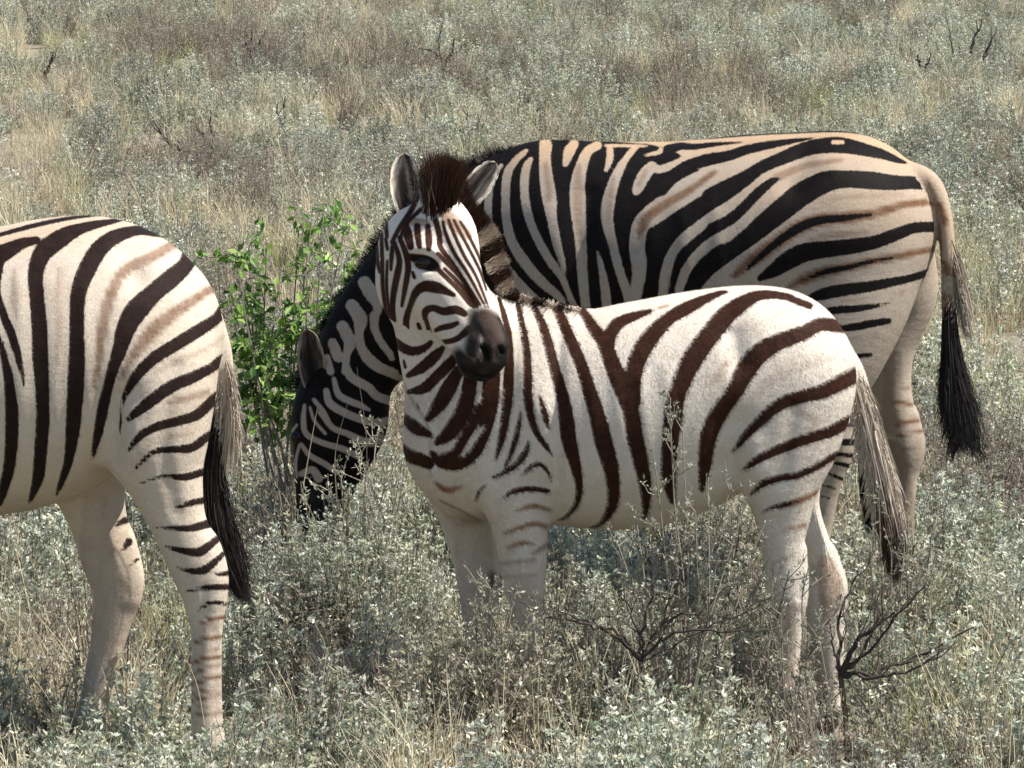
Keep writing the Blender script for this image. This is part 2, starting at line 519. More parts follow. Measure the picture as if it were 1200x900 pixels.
    # tail hair following a guide
    for tl in cfg.get('tails', []):
        S = Strands()
        for (guide, n, t0r, t1r, c0, c1, w) in tl['locks']:
            g = catmull(guide, 8); m_ = len(g)
            for i in range(n):
                ta = rng.uniform(*t0r); tb = min(1.0, max(ta + 0.12, rng.uniform(*t1r)))
                u = rng.normal(0, 0.5); vv = rng.normal(0, 0.5); u2 = rng.normal(0, .28); ph = rng.uniform(0, 6.28)
                if abs(u) > 1: u = rng.uniform(-1, 1)
                pts = []
                for j in range(7):
                    t = ta + (tb - ta) * j / 6
                    f = t * (m_ - 1); i0 = min(int(f), m_ - 2); fr = f - i0
                    row = g[i0] * (1 - fr) + g[i0 + 1] * fr
                    sp = row[3]
                    uu = u + u2 * j / 6 + .06 * math.sin(ph + j * .9); pts.append(P(row[0] + uu * sp, row[1] + rng.normal(0, 1), row[2] + vv * sp / s0))
                v = 0.6 + 0.8 * rng.random()
                S.add(pts, w, np.array(c0) * v, np.array(c1) * v)
        for (guide, n, ln, c0, c1) in tl.get('fluff', []):
            g = catmull(guide, 8)
            for i in range(n):
                row = g[rng.integers(len(g))]; sx = rng.choice([-1, 1]); a = rng.uniform(.35, 1.0)
                x0, y0 = row[0] + sx * row[3] * rng.uniform(.2, .9), row[1] + rng.uniform(-4, 4); q = ln * rng.uniform(.5, 1.2)
                p0 = P(x0, y0, row[2] - .01); p1 = P(x0 + sx * a * q * .35, y0 + q * .5, row[2] - .015 + rng.normal(0, .006)); p2 = P(x0 + sx * a * q * .5, y0 + q, row[2] - .01 + rng.normal(0, .01))
                v = 0.7 + 0.6 * rng.random(); S.add([p0, p1, p2], .0026, np.array(c0) * v, np.array(c1) * v)
        S.build('tail_hair', body, origin)
    return body

D_, L_ = 'd', 'l'
def d(*pts): return ('d', 1, pts)
def l(*pts): return ('l', 1, pts)
def s(a, *pts): return ('s', a, pts)
def e0(*pts):
    a, b_ = np.array(pts[0][:2], float), np.array(pts[1][:2], float); u = (a - b_) / (np.linalg.norm(a - b_) + 1e-6) * 42
    return ('d', 1, ((a[0] + u[0], a[1] + u[1], pts[1][2]), (a[0], a[1], pts[1][2])) + tuple(pts[1:]))
def e1(*pts): return ('d', 1, e0(*pts[::-1])[2][::-1])
def ink(a, *pts): return ('i', a, pts)
def k(a, *pts): return ('k', a, pts)
def w(a, *pts): return ('w', a, pts)

# ================================================================== zebra at the left edge (rump)
mat_L = coat_material('coat_adult_cream', (0.017, 0.0095, 0.0075), (0.60, 0.515, 0.42), (0.55, 0.36, 0.20), (0.17, 0.085, 0.045), 0.35)
left_stripes = [
    d((-700, 330, 10), (-400, 190, 14), (-100, 128, 16), (0, 105, 16), (100, 78, 18), (200, 55, 16), (300, 40, 12), (370, 35, 8)),
    d((130, 125, 28), (80, 135, 40), (20, 165, 60), (-20, 190, 70), (-70, 260, 70), (-95, 400, 66), (-90, 600, 60), (-80, 900, 50)),
    d((-15, 200, 60), (-10, 300, 24), (10, 380, 30), (45, 470, 32), (70, 560, 22), (85, 640, 6)),
    d((430, 52, 12), (360, 65, 26), (280, 85, 42), (210, 120, 66), (150, 170, 66), (125, 240, 56), (130, 330, 54), (138, 430, 56), (142, 540, 58), (148, 650, 50), (150, 760, 48), (140, 900, 46), (132, 966, 40), (105, 1044, 14)),
    d((-12, 440, 10), (0, 480, 18), (20, 560, 30), (35, 650, 40), (42, 760, 48), (35, 900, 44), (15, 990, 36), (0, 1050, 20)),
    e0((545, 95, 14), (480, 90, 36), (400, 115, 54), (345, 160, 62), (305, 230, 64), (275, 310, 56), (270, 400, 52), (270, 500, 56), (268, 600, 60), (262, 700, 58), (255, 800, 50), (240, 900, 34), (216, 975, 24), (198, 1020, 8)),
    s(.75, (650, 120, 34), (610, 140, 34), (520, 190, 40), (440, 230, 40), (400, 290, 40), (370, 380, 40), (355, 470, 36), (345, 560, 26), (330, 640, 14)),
    s(.4, (210, 230, 20), (200, 330, 30), (205, 430, 26), (200, 560, 16)),
    s(.35, (50, 230, 20), (50, 330, 24), (60, 400, 16)),
    e0((665, 182, 20), (650, 215, 58), (600, 260, 68), (540, 310, 66), (480, 370, 80), (445, 430, 70), (420, 510, 54), (390, 600, 38), (365, 700, 40), (345, 800, 34), (325, 890, 14)),
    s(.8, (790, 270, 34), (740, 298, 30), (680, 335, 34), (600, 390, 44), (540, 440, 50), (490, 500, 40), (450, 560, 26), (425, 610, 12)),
    e0((785, 365, 14), (760, 400, 40), (700, 440, 46), (620, 490, 46), (540, 540, 44), (480, 600, 40), (450, 650, 26), (430, 700, 14), (420, 810, 7)),
    s(.35, (800, 455, 14), (700, 520, 18), (620, 550, 20), (550, 590, 14)),
    e0((775, 548, 14), (740, 575, 36), (680, 605, 42), (600, 640, 44), (530, 690, 44), (480, 730, 34), (445, 760, 12)),
    s(.6, (730, 660, 20), (660, 680, 26), (590, 695, 16)),
    e0((732, 702, 10), (690, 740, 38), (620, 762, 34), (550, 780, 32), (490, 815, 28), (450, 865, 10)),
    s(.4, (680, 800, 14), (600, 810, 20)),
    e0((720, 822, 24), (670, 855, 32), (600, 860, 24), (550, 865, 22), (500, 895, 12)),
]
for i in range(7):
    xx = -180 - 110 * i
    left_stripes.append(d((xx + 60, 190 + i * 22, 30), (xx, 300 + i * 10, 54), (xx - 10, 500, 58), (xx, 750, 54), (xx + 30, 1000, 30)))
left_leg = [
    d((655, 34, 26), (590, 52, 24), (520, 50, 12), (440, 75, 5)), d((430, 30, 6), (445, 10, 14), (465, -5, 14)),
    d((650, 126, 22), (600, 138, 20), (560, 150, 8)), d((675, 198, 30), (610, 215, 24), (540, 215, 14), (490, 215, 4)),
    d((700, 245, 22), (640, 290, 30), (590, 288, 22), (530, 275, 10)), d((715, 295, 14), (690, 320, 22), (650, 350, 28), (600, 350, 16), (565, 340, 6)),
    d((735, 358, 20), (690, 365, 12)), d((735, 402, 20), (670, 405, 20), (620, 412, 12), (590, 420, 5)),
    d((725, 458, 14), (680, 452, 14), (650, 465, 14), (632, 480, 6)),
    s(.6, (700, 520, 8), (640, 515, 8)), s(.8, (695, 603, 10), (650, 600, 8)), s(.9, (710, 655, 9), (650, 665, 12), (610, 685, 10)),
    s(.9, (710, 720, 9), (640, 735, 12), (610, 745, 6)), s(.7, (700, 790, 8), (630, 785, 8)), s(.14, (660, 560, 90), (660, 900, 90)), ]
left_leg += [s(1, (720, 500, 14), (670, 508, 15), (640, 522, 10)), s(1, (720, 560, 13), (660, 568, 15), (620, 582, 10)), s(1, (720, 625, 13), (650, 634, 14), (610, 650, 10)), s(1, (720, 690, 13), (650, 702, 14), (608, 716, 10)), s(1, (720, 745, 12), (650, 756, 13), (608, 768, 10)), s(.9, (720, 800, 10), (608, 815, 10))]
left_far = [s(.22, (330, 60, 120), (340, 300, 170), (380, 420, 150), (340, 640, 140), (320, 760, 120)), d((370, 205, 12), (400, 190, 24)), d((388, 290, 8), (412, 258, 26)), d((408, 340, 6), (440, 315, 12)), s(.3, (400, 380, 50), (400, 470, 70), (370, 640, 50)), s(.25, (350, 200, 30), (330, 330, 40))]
def legs(*rows): return rows
L_zebra = make_zebra(dict(
    Y=11.35, fur=150000, furlen=.0055, vox=0.009, yaw=R(9), px0=150, mat=mat_L, fine=None,
    chains=[
        ('body', 0.03, [(-560, 400, 125, 0, .25), (-480, 430, 150, 0, .26), (-330, 440, 165, 0, .28), (-150, 440, 172, 0, .30), (0, 434, 168, 0, .30), (70, 412, 157, 0, .28), (108, 400, 146, 0, .26), (146, 388, 112, 0, .22)]),
        ('near', 0.035, [(150, 395, 108, -.05, .17), (163, 440, 92, -.11, .13), (176, 500, 70, -.13, .11), (190, 550, 48, -.13, .085), (209, 613, 33, -.13, .06), (231, 662, 33, -.13, .05), (240, 703, 25, -.13, .042), (242, 745, 18.5, -.13, .034), (242, 800, 18, -.13, .032), (243, 855, 19, -.13, .034), (248, 885, 21, -.13, .038), (238, 918, 17, -.13, .034), (232, 946, 25, -.13, .05)]),
        ('far', 0.035, [(130, 420, 110, .08, .15), (115, 500, 70, .13, .11), (104, 560, 45, .14, .09), (115, 610, 34, .14, .07), (128, 655, 33, .14, .06), (136, 690, 29, .14, .045), (130, 735, 22, .14, .038), (121, 775, 19, .14, .034), (112, 820, 18, .14, .034), (106, 850, 20, .14, .038), (98, 878, 16, .14, .034), (92, 900, 24, .14, .05)]),
        ('near', 0.02, [(238, 640, 17, -.13, .03), (252, 676, 12.5, -.13, .03), (250, 702, 11.5, -.13, .03)]),
        ('far', 0.02, [(141, 632, 16, .14, .03), (155, 674, 12.5, .14, .03), (152, 700, 12, .14, .03)]),
        ('front', 0.03, [(-520, 440, 110, -.06, .13), (-500, 560, 62, -.12, .10), (-498, 640, 38, -.13, .065), (-498, 720, 29, -.13, .05), (-498, 800, 17, -.13, .035), (-498, 880, 19, -.13, .04), (-508, 915, 17, -.13, .035), (-512, 945, 25, -.13, .05)]),
        ('front', 0.03, [(-530, 440, 100, .06, .13), (-530, 560, 60, .12, .10), (-540, 640, 38, .13, .065), (-545, 720, 29, .13, .05), (-550, 790, 17, .13, .035), (-552, 860, 19, .13, .04), (-560, 890, 17, .13, .035), (-564, 915, 25, .13, .05)]),
        ('front', 0.04, [(-540, 380, 110, 0, .20), (-620, 330, 95, 0, .15), (-700, 270, 75, 0, .11), (-760, 215, 62, 0, .09)]),
        ('head', 0.03, [(-770, 215, 55, 0, .09), (-810, 250, 58, 0, .085), (-850, 310, 42, 0, .065), (-880, 360, 34, 0, .055), (-892, 385, 32, 0, .055)]),
        ('tail', 0.015, [(190, 320, 14, .03, .03), (243, 372, 13, .03, .03), (262, 420, 11, .05, .025), (262, 480, 8, .06, .02), (258, 540, 5, .06, .015)]),
    ],
    paint=[dict(o=(0, 240, 3), g=['body', 'near', 'front', 'head'], s=left_stripes), dict(o=(0, 540, 2.727), g=['near'], s=left_leg),
           dict(o=(0, 540, 2.727), g=['far'], s=left_far),
           dict(o=None, g=['front', 'head'], s=[d((x, 150, 8), (x + 30, 330, 18), (x + 60, 480, 10)) for x in range(-900, -600, 34)] + [d((-560, y, 8), (-460, y, 8)) for y in range(640, 860, 26)] + [k(1, (-880, 370, 60), (-895, 390, 60))]),
           dict(o=(0, 240, 3), g=['body', 'near'], s=[w(.55, (-400, 150, 60), (0, 130, 60), (300, 70, 60), (500, 90, 60)), ])],
    relief=[([(138, 470), (128, 530)], 20, .032), ([(148, 300), (158, 330)], 16, .014), ([(120, 278), (128, 284)], 16, -.009), ([(150, 480), (155, 530)], 12, -.010), ([(205, 430), (190, 520), (205, 600)], 10, .007), ([(60, 330), (66, 520)], 9, -.004), ([(22, 330), (25, 540)], 9, -.004), ([(98, 340), (104, 500)], 8, -.004), ([(240, 690), (238, 720)], 5, .004),
            ([(252, 740), (252, 840)], 4, .005)],
    ears=[dict(base=(-760, 165, -.06), tip=(-745, 80, -.08), face=(-.5, -1, 0), w=.035, cup=.6), dict(base=(-765, 165, .06), tip=(-750, 80, .08), face=(-.5, -1, 0), w=.035, cup=.6)],
    eyes=[(-815, 240, -.075, .02)],
    manes=[dict(name='mane', line=[(-480, 285, 0, .3, -1, 30), (-600, 235, 0, .3, -1, 50), (-700, 190, 0, .2, -1, 50), (-765, 155, 0, .1, -1, 48)], n=2500, thick=.012, w=.003,
                cl=(.6, .5, .4), cd=(.015, .01, .008), tip=(.015, .01, .008), light=lambda t: math.sin(t * 70) > .2)],
    tails=[dict(locks=[
        ([(248, 385, .03, 5), (266, 440, .05, 8), (268, 500, .06, 12), (262, 560, .06, 14)], 900, (0, .5), (.6, 1), (.50, .42, .32), (.45, .38, .30), .0035),
        ([(258, 470, .05, 6), (250, 560, .06, 13), (256, 620, .05, 20), (272, 670, .05, 16), (288, 708, .05, 7)], 2400, (0, .6), (.6, 1), (.018, .014, .013), (.034, .028, .026), .0026)],
        fluff=[([(252, 560, .05, 12), (256, 620, .05, 18), (272, 670, .05, 15)], 500, 26, (.018, .014, .013), (.03, .026, .025)), ([(264, 430, .05, 7), (266, 500, .06, 11)], 500, 26, (.4, .34, .27), (.5, .43, .35))])],
))
tag(L_zebra, 'adult zebra at the left edge seen from its striped rump, head outside the picture', 'zebra', 'zebras grazing together')

# ================================================================== grazing zebra behind
mat_B = coat_material('coat_adult_tan', (0.006, 0.0045, 0.0042), (0.385, 0.325, 0.265), (0.46, 0.32, 0.20), (0.15, 0.075, 0.04), 0.35)
C_ = (560, 140, 3.46)
back_front = [
    d((-100, 60, 10), (100, 200, 260), (300, 320, 480), (560, 330, 480), (715, 380, 500), (715, 600, 500), (300, 700, 600)),
    d((-100, 400, 500), (-250, 600, 480), (-400, 800, 420)),
    l((95, 185, 14), (60, 240, 20), (42, 330, 30), (45, 440, 30)),
    l((195, 130, 16), (155, 165, 24), (120, 220, 34), (112, 320, 34), (118, 420, 36), (140, 500, 40), (190, 580, 44), (260, 660, 40), (330, 720, 30), (350, 760, 20)),
    l((105, 570, 14), (150, 650, 40), (220, 715, 30), (290, 770, 26)),
    l((215, 160, 18), (195, 200, 34), (188, 290, 34), (205, 390, 34), (240, 480, 34), (290, 570, 34), (340, 640, 28), (370, 710, 24), (400, 780, 24)),
    l((275, 105, 52), (272, 160, 46), (278, 240, 54), (290, 320, 58), (300, 400, 40), (320, 500, 36), (340, 570, 24), (350, 620, 16)),
    l((390, 100, 36), (370, 130, 44), (355, 180, 24)),
    l((485, 105, 34), (445, 130, 38), (420, 190, 48), (405, 260, 58), (405, 340, 64), (412, 440, 52), (420, 540, 44), (425, 640, 42), (440, 780, 34)),
    l((485, 535, 8), (500, 600, 26), (515, 680, 36), (525, 780, 40)),
    l((520, 106, 12), (600, 106, 12), (680, 108, 10)), l((535, 118, 26), (535, 160, 28), (520, 205, 16)),
    l((635, 115, 26), (600, 160, 26), (575, 200, 36), (550, 260, 44), (530, 330, 52), (525, 410, 48), (545, 500, 36), (570, 600, 36), (600, 690, 36), (620, 780, 34)),
    l((705, 192, 44), (675, 225, 50), (650, 275, 44), (642, 292, 30)), l((705, 190, 34), (740, 202, 32), (800, 180, 30), (870, 150, 34), (960, 125, 30), (1038, 110, 24), (1060, 106, 24)),
    l((680, 145, 10), (735, 132, 18), (760, 108, 24), (820, 97, 18), (920, 88, 14), (1060, 84, 12)),
    l((1060, 188, 60), (1000, 210, 66), (940, 238, 88), (850, 285, 98), (780, 335, 88), (710, 385, 86), (660, 430, 66), (645, 520, 64), (655, 600, 60), (645, 680, 50), (630, 780, 40)),
    l((1040, 338, 40), (960, 389, 44), (890, 440, 44), (830, 490, 44), (790, 540, 38), (765, 610, 44), (750, 720, 40)),
    l((1040, 450, 42), (953, 497, 44), (890, 550, 40), (845, 610, 38), (815, 690, 36)),
    l((1040, 585, 38), (980, 630, 38), (920, 690, 30)),
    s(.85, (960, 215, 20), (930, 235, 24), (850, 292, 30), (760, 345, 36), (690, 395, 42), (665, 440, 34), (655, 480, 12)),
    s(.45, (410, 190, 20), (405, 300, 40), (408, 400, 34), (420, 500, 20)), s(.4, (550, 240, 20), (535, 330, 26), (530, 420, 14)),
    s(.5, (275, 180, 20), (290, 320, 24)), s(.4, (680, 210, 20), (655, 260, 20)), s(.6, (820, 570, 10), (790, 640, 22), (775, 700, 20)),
]
Dz = (840, 140, 3)
back_rear = [
    d((-200, 66, 18), (-30, 59, 20), (150, 46, 20), (300, 39, 20), (440, 36, 20), (560, 54, 20), (650, 94, 18), (740, 157, 16), (800, 232, 10)),
    d((-172, 106, 36), (-127, 94, 28), (-80, 96, 22), (-13, 88, 17), (87, 80, 6)), d((-200, 238, 66), (-160, 205, 50), (-113, 170, 44), (-60, 150, 44), (-13, 138, 43), (40, 128, 38), (110, 105, 34), (200, 87, 28), (280, 74, 16), (340, 66, 6)),
    d((-16, 276, 76), (53, 236, 66), (107, 203, 52), (153, 170, 44), (220, 140, 46), (290, 112, 52), (350, 95, 54), (430, 90, 58), (500, 102, 48), (580, 122, 36), (640, 145, 20), (668, 153, 6)),
    l((408, 80, 14), (442, 80, 14)),
    d((-16, 384, 42), (53, 347, 40), (107, 297, 38), (153, 250, 36), (195, 218, 26), (215, 208, 12)), s(.55, (210, 205, 30), (260, 182, 26), (330, 158, 22), (440, 142, 16)),
    e1((-16, 505, 68), (53, 459, 60), (113, 413, 66), (180, 357, 76), (247, 303, 82), (300, 262, 84), (380, 220, 76), (450, 210, 62), (540, 214, 64), (620, 222, 54), (690, 222, 46), (740, 226, 40)),
    s(.95, (60, 550, 20), (120, 500, 40), (200, 440, 48), (280, 385, 48), (360, 355, 46), (450, 345, 42), (540, 335, 34), (620, 310, 28), (680, 295, 26), (780, 290, 22)),
    d((107, 525, 14), (180, 458, 26), (240, 412, 30), (300, 375, 34), (360, 355, 28), (450, 346, 24), (540, 335, 12)),
    s(.45, (330, 420, 10), (450, 400, 22), (530, 400, 10)), s(.35, (400, 280, 10), (500, 270, 16), (650, 262, 10)),
    e1((150, 560, 20), (200, 530, 50), (260, 490, 66), (320, 465, 66), (400, 455, 58), (480, 445, 54), (560, 430, 48), (640, 400, 44), (700, 380, 38), (775, 378, 30)),
    s(.95, (250, 590, 10), (310, 560, 36), (380, 535, 38), (460, 520, 32), (540, 500, 28), (620, 485, 26), (690, 470, 22), (790, 452, 18)),
    d((290, 570, 6), (380, 536, 20), (460, 520, 18), (540, 500, 14), (620, 485, 10)),
    e1((310, 635, 20), (370, 615, 42), (440, 600, 44), (520, 590, 40), (600, 575, 34), (680, 558, 28), (745, 538, 14)),
    d((350, 682, 24), (420, 670, 28), (490, 665, 26), (560, 655, 16), (610, 645, 5)), d((425, 735, 22), (480, 730, 28), (540, 718, 28), (605, 708, 22)),
    s(.3, (460, 770, 10), (560, 760, 12)), d((480, 832, 18), (540, 828, 16)), s(.7, (645, 612, 10), (656, 608, 10)),
    s(.3, (440, 640, 8), (560, 625, 8)),
]
E_ = (320, 360, 3); H_ = (240, 220, 4.09)
back_neck = [dict(o=E_, g=['neck', 'head'], s=[d((520, 0, 300), (340, 120, 480), (270, 330, 460), (250, 520, 460), (220, 720, 400))]), dict(o=H_, g=['neck', 'head'], s=[
    l((765, 455, 56), (800, 510, 60), (830, 570, 36), (812, 640, 26), (830, 720, 26), (890, 800, 26)),
    l((705, 565, 54), (745, 630, 60), (740, 700, 34), (760, 780, 34), (830, 850, 34), (910, 890, 34)),
    l((660, 665, 50), (695, 740, 50), (680, 800, 30), (672, 880, 26)), l((612, 745, 40), (640, 812, 44)), l((585, 815, 26), (603, 880, 30)), ]),
    dict(o=(330, 370, 3.91), g=['neck', 'head'], s=[
    l((420, 0, 30), (430, 70, 30), (470, 140, 24), (505, 195, 18)), l((350, 100, 34), (380, 180, 36), (430, 230, 38), (500, 265, 28), (570, 300, 20)),
    l((288, 180, 22), (300, 250, 32), (330, 290, 34), (400, 330, 34), (440, 370, 32), (540, 402, 36)), l((240, 290, 14), (260, 360, 24), (310, 390, 24), (360, 410, 22), (402, 432, 7)),
    l((205, 345, 22), (220, 400, 30), (280, 440, 30), (350, 470, 28), (420, 490, 28), (500, 480, 32)), l((148, 385, 12), (190, 440, 18), (230, 510, 20), (300, 540, 22), (390, 580, 32), (450, 565, 46)),
    l((105, 410, 10), (100, 480, 18), (112, 540, 20), (180, 580, 20), (280, 610, 22), (350, 645, 22)), l((90, 590, 12), (130, 640, 18), (200, 680, 20), (255, 722, 14)),
    l((90, 725, 20), (140, 705, 26), (170, 745, 34)), l((82, 590, 5), (64, 670, 8), (70, 740, 5)), l((170, 440, 7), (212, 500, 9)), l((130, 420, 6), (150, 480, 8), (200, 540, 8)), l((60, 560, 5), (50, 530, 5), (70, 500, 5)),
    ]), dict(o=E_, g=['neck', 'head'], s=[
    k(1, (150, 700, 130), (170, 760, 120)), ])]
for i in range(8):
    back_neck[-1]['s'].append(l((470 + 26 * i, 40 + 10 * i, 10), (500 + 30 * i, 150, 12), (470 + 40 * i, 270, 12)))
back_near = [s(.2, (240, 300, 60), (230, 520, 60)), d((235, 300, 5), (265, 296, 10), (300, 294, 14)), d((200, 356, 14), (240, 355, 20), (300, 355, 26)), d((200, 392, 10), (300, 402, 18)), d((195, 420, 10), (250, 430, 14), (300, 442, 18)),
             d((190, 456, 8), (260, 484, 14)), d((175, 500, 8), (235, 518, 10)), d((160, 540, 8), (215, 552, 8)), s(.6, (150, 590, 10), (200, 600, 10)), s(.6, (130, 640, 10), (180, 650, 10))]
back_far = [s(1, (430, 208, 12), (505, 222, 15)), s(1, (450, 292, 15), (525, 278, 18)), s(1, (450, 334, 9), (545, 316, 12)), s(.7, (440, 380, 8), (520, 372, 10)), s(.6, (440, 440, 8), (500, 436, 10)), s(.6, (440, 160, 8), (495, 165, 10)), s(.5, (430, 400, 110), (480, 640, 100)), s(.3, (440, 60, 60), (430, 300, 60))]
B_zebra = make_zebra(dict(
    Y=13.55, neckthin=0.8, fur=130000, furlen=.0055, headflow=(330, 380, 460, 620), vox=0.009, yaw=R(14), px0=1000, mat=mat_B, fine=(330, 380, 480, 620),
    chains=[
        ('body', 0.03, [(615, 270, 88, 0, .17), (650, 285, 115, 0, .20), (700, 297, 131, 0, .25), (790, 300, 134, 0, .29), (880, 288, 130, 0, .29), (945, 272, 117, 0, .27), (982, 263, 109, 0, .25), (999, 265, 98, 0, .22)]),
        ('near', 0.035, [(990, 285, 100, -.06, .16), (985, 345, 84, -.11, .13), (976, 400, 67, -.13, .11), (975, 450, 42, -.13, .075), (979, 490, 23, -.13, .055), (981, 525, 18, -.13, .045), (972, 570, 13.5, -.13, .032), (962, 620, 12.5, -.13, .03), (955, 665, 14, -.13, .034), (948, 695, 13, -.13, .03), (944, 718, 19, -.13, .045)]),
        ('far', 0.035, [(1010, 300, 85, .08, .14), (1052, 345, 46, .14, .11), (1040, 400, 34, .14, .09), (1044, 450, 24, .14, .06), (1054, 495, 21, .14, .05), (1062, 525, 20, .14, .045), (1061, 560, 14.5, .14, .034), (1059, 600, 12.5, .14, .03), (1058, 650, 13, .14, .03), (1057, 688, 15, .14, .035), (1051, 712, 13, .14, .03), (1048, 733, 19, .14, .045)]),
        ('near', 0.015, [(990, 492, 9, -.13, .02), (993, 522, 8, -.13, .02), (988, 542, 7, -.13, .02)]),
        ('far', 0.015, [(1067, 488, 10, .14, .022), (1075, 520, 9, .14, .022), (1071, 542, 8, .14, .022)]),
        ('front', 0.03, [(645, 320, 90, -.08, .12), (632, 420, 55, -.13, .10), (618, 490, 34, -.13, .065), (612, 560, 24, -.13, .05), (610, 620, 15, -.13, .034), (607, 680, 16, -.13, .036), (600, 706, 14, -.13, .03), (596, 728, 20, -.13, .045)]),
        ('front', 0.03, [(620, 320, 85, .08, .12), (590, 420, 52, .13, .10), (572, 490, 34, .13, .065), (563, 560, 24, .13, .05), (560, 620, 15, .13, .034), (556, 672, 16, .13, .036), (549, 696, 14, .13, .03), (545, 716, 20, .13, .045)]),
        ('neck', 0.05, [(640, 272, 102, 0, .18), (585, 285, 92, 0, .15), (535, 310, 84, 0, .12), (485, 352, 74, -.01, .10), (440, 395, 60, -.02, .09), (415, 430, 48, -.03, .085)]),
        ('head', 0.03, [(406, 440, 45, -.03, .085), (399, 485, 57, -.05, .09), (392, 520, 49, -.06, .08), (383, 555, 38, -.07, .065), (378, 590, 31, -.08, .055), (376, 612, 30, -.08, .055)]),
        ('tail', 0.015, [(1050, 200, 16, 0, .03), (1088, 213, 13, 0, .03), (1105, 248, 10, -.01, .028), (1111, 300, 9, -.02, .025), (1112, 350, 9, -.02, .02), (1113, 410, 6, -.02, .015)]),
    ],
    paint=[dict(o=C_, g=['body', 'front', 'neck', 'head'], s=back_front), dict(o=Dz, g=['body', 'near'], s=back_rear)] + back_neck + [
        dict(o=(900, 400, 3), g=['near'], s=back_near), dict(o=(900, 400, 3), g=['far'], s=back_far),
        dict(o=None, g=['front'], s=[d((560, y, 9), (700, y + 4, 9)) for y in range(440, 700, 22)]),
        dict(o=None, s=[w(1, (600, 172, 40), (700, 168, 40), (850, 165, 36), (1000, 160, 44), (1060, 182, 40)), w(.7, (1085, 205, 20), (1108, 250, 26), (1112, 320, 24)), w(.35, (860, 210, 50), (1000, 220, 80), (1060, 260, 50))]),
        dict(o=None, g=['body', 'tail', 'near'], s=[s(.85, (1088, 212, 3), (1096, 240, 3), (1101, 270, 4), (1102, 300, 4))]),  # crease between rump and tail: its shade painted as a thin dark line
        dict(o=None, g=['tail'], s=[s(.8, (1100, 240, 9), (1108, 260, 9)), s(.9, (1104, 310, 12), (1112, 320, 12)), s(.9, (1108, 350, 16), (1112, 400, 16))]), ],
    dents=[([(342, 540), (352, 555), (365, 575)], 5, .006), ([(392, 480), (400, 530), (395, 560)], 10, .005), ([(345, 498), (356, 496), (362, 503)], 3, -.006)],
    relief=[([(945, 180), (930, 215)], 18, .014), ([(960, 185), (975, 190)], 14, -.008), ([(690, 230), (680, 320)], 14, .014), ([(640, 250), (655, 320)], 22, -.014), ([(885, 380), (870, 420)], 24, .03), ([(760, 250), (765, 400)], 9, -.004), ([(800, 250), (810, 400)], 9, -.004), ([(840, 250), (850, 400)], 9, -.004)],
    ears=[dict(base=(371, 466, -.10), tip=(360, 386, -.15), face=(-.15, -1, 0.1), w=.036, cup=.4, inner=.62), dict(base=(365, 455, .04), tip=(357, 392, .10), face=(-.5, -.6, 0), w=.036, cup=.6)],
    eyes=[(350, 512, -.12, .020)],
    manes=[dict(name='mane', line=[(665, 168, 0, .1, -1, 5), (615, 183, 0, -.2, -1, 14), (570, 205, 0, -.4, -.9, 30), (520, 238, 0, -.6, -.8, 36), (475, 283, 0, -.7, -.7, 38), (440, 325, 0, -.75, -.65, 30), (402, 375, -.01, -.8, -.6, 24), (377, 420, -.02, -.85, -.5, 24), (360, 452, -.03, -.9, 0.1, 26)],
                n=5000, thick=.014, w=.003, cl=(.3, .26, .22), cd=(.012, .009, .008), tip=(.012, .009, .008), light=lambda t: math.sin(t * 60) > .75)],
    tails=[dict(locks=[
        ([(1108, 270, -.02, 5), (1120, 310, -.02, 8), (1128, 350, -.02, 8), (1135, 400, -.02, 8)], 500, (0, .5), (.5, 1), (.40, .32, .23), (.30, .25, .2), .003),
        ([(1112, 350, -.02, 7), (1114, 400, -.03, 10), (1118, 445, -.03, 16), (1126, 490, -.03, 21), (1134, 534, -.03, 17)], 2600, (0, .6), (.55, 1), (.02, .017, .016), (.034, .030, .029), .0026)],
        fluff=[([(1116, 420, -.03, 11), (1122, 470, -.03, 17), (1132, 520, -.03, 17)], 700, 26, (.02, .017, .016), (.05, .045, .043)), ([(1116, 300, -.02, 6), (1124, 380, -.02, 10)], 500, 22, (.3, .25, .2), (.4, .34, .28))])],
))
tag(B_zebra, 'tan and black adult zebra behind the foal, grazing with its head lowered', 'zebra', 'zebras grazing together')

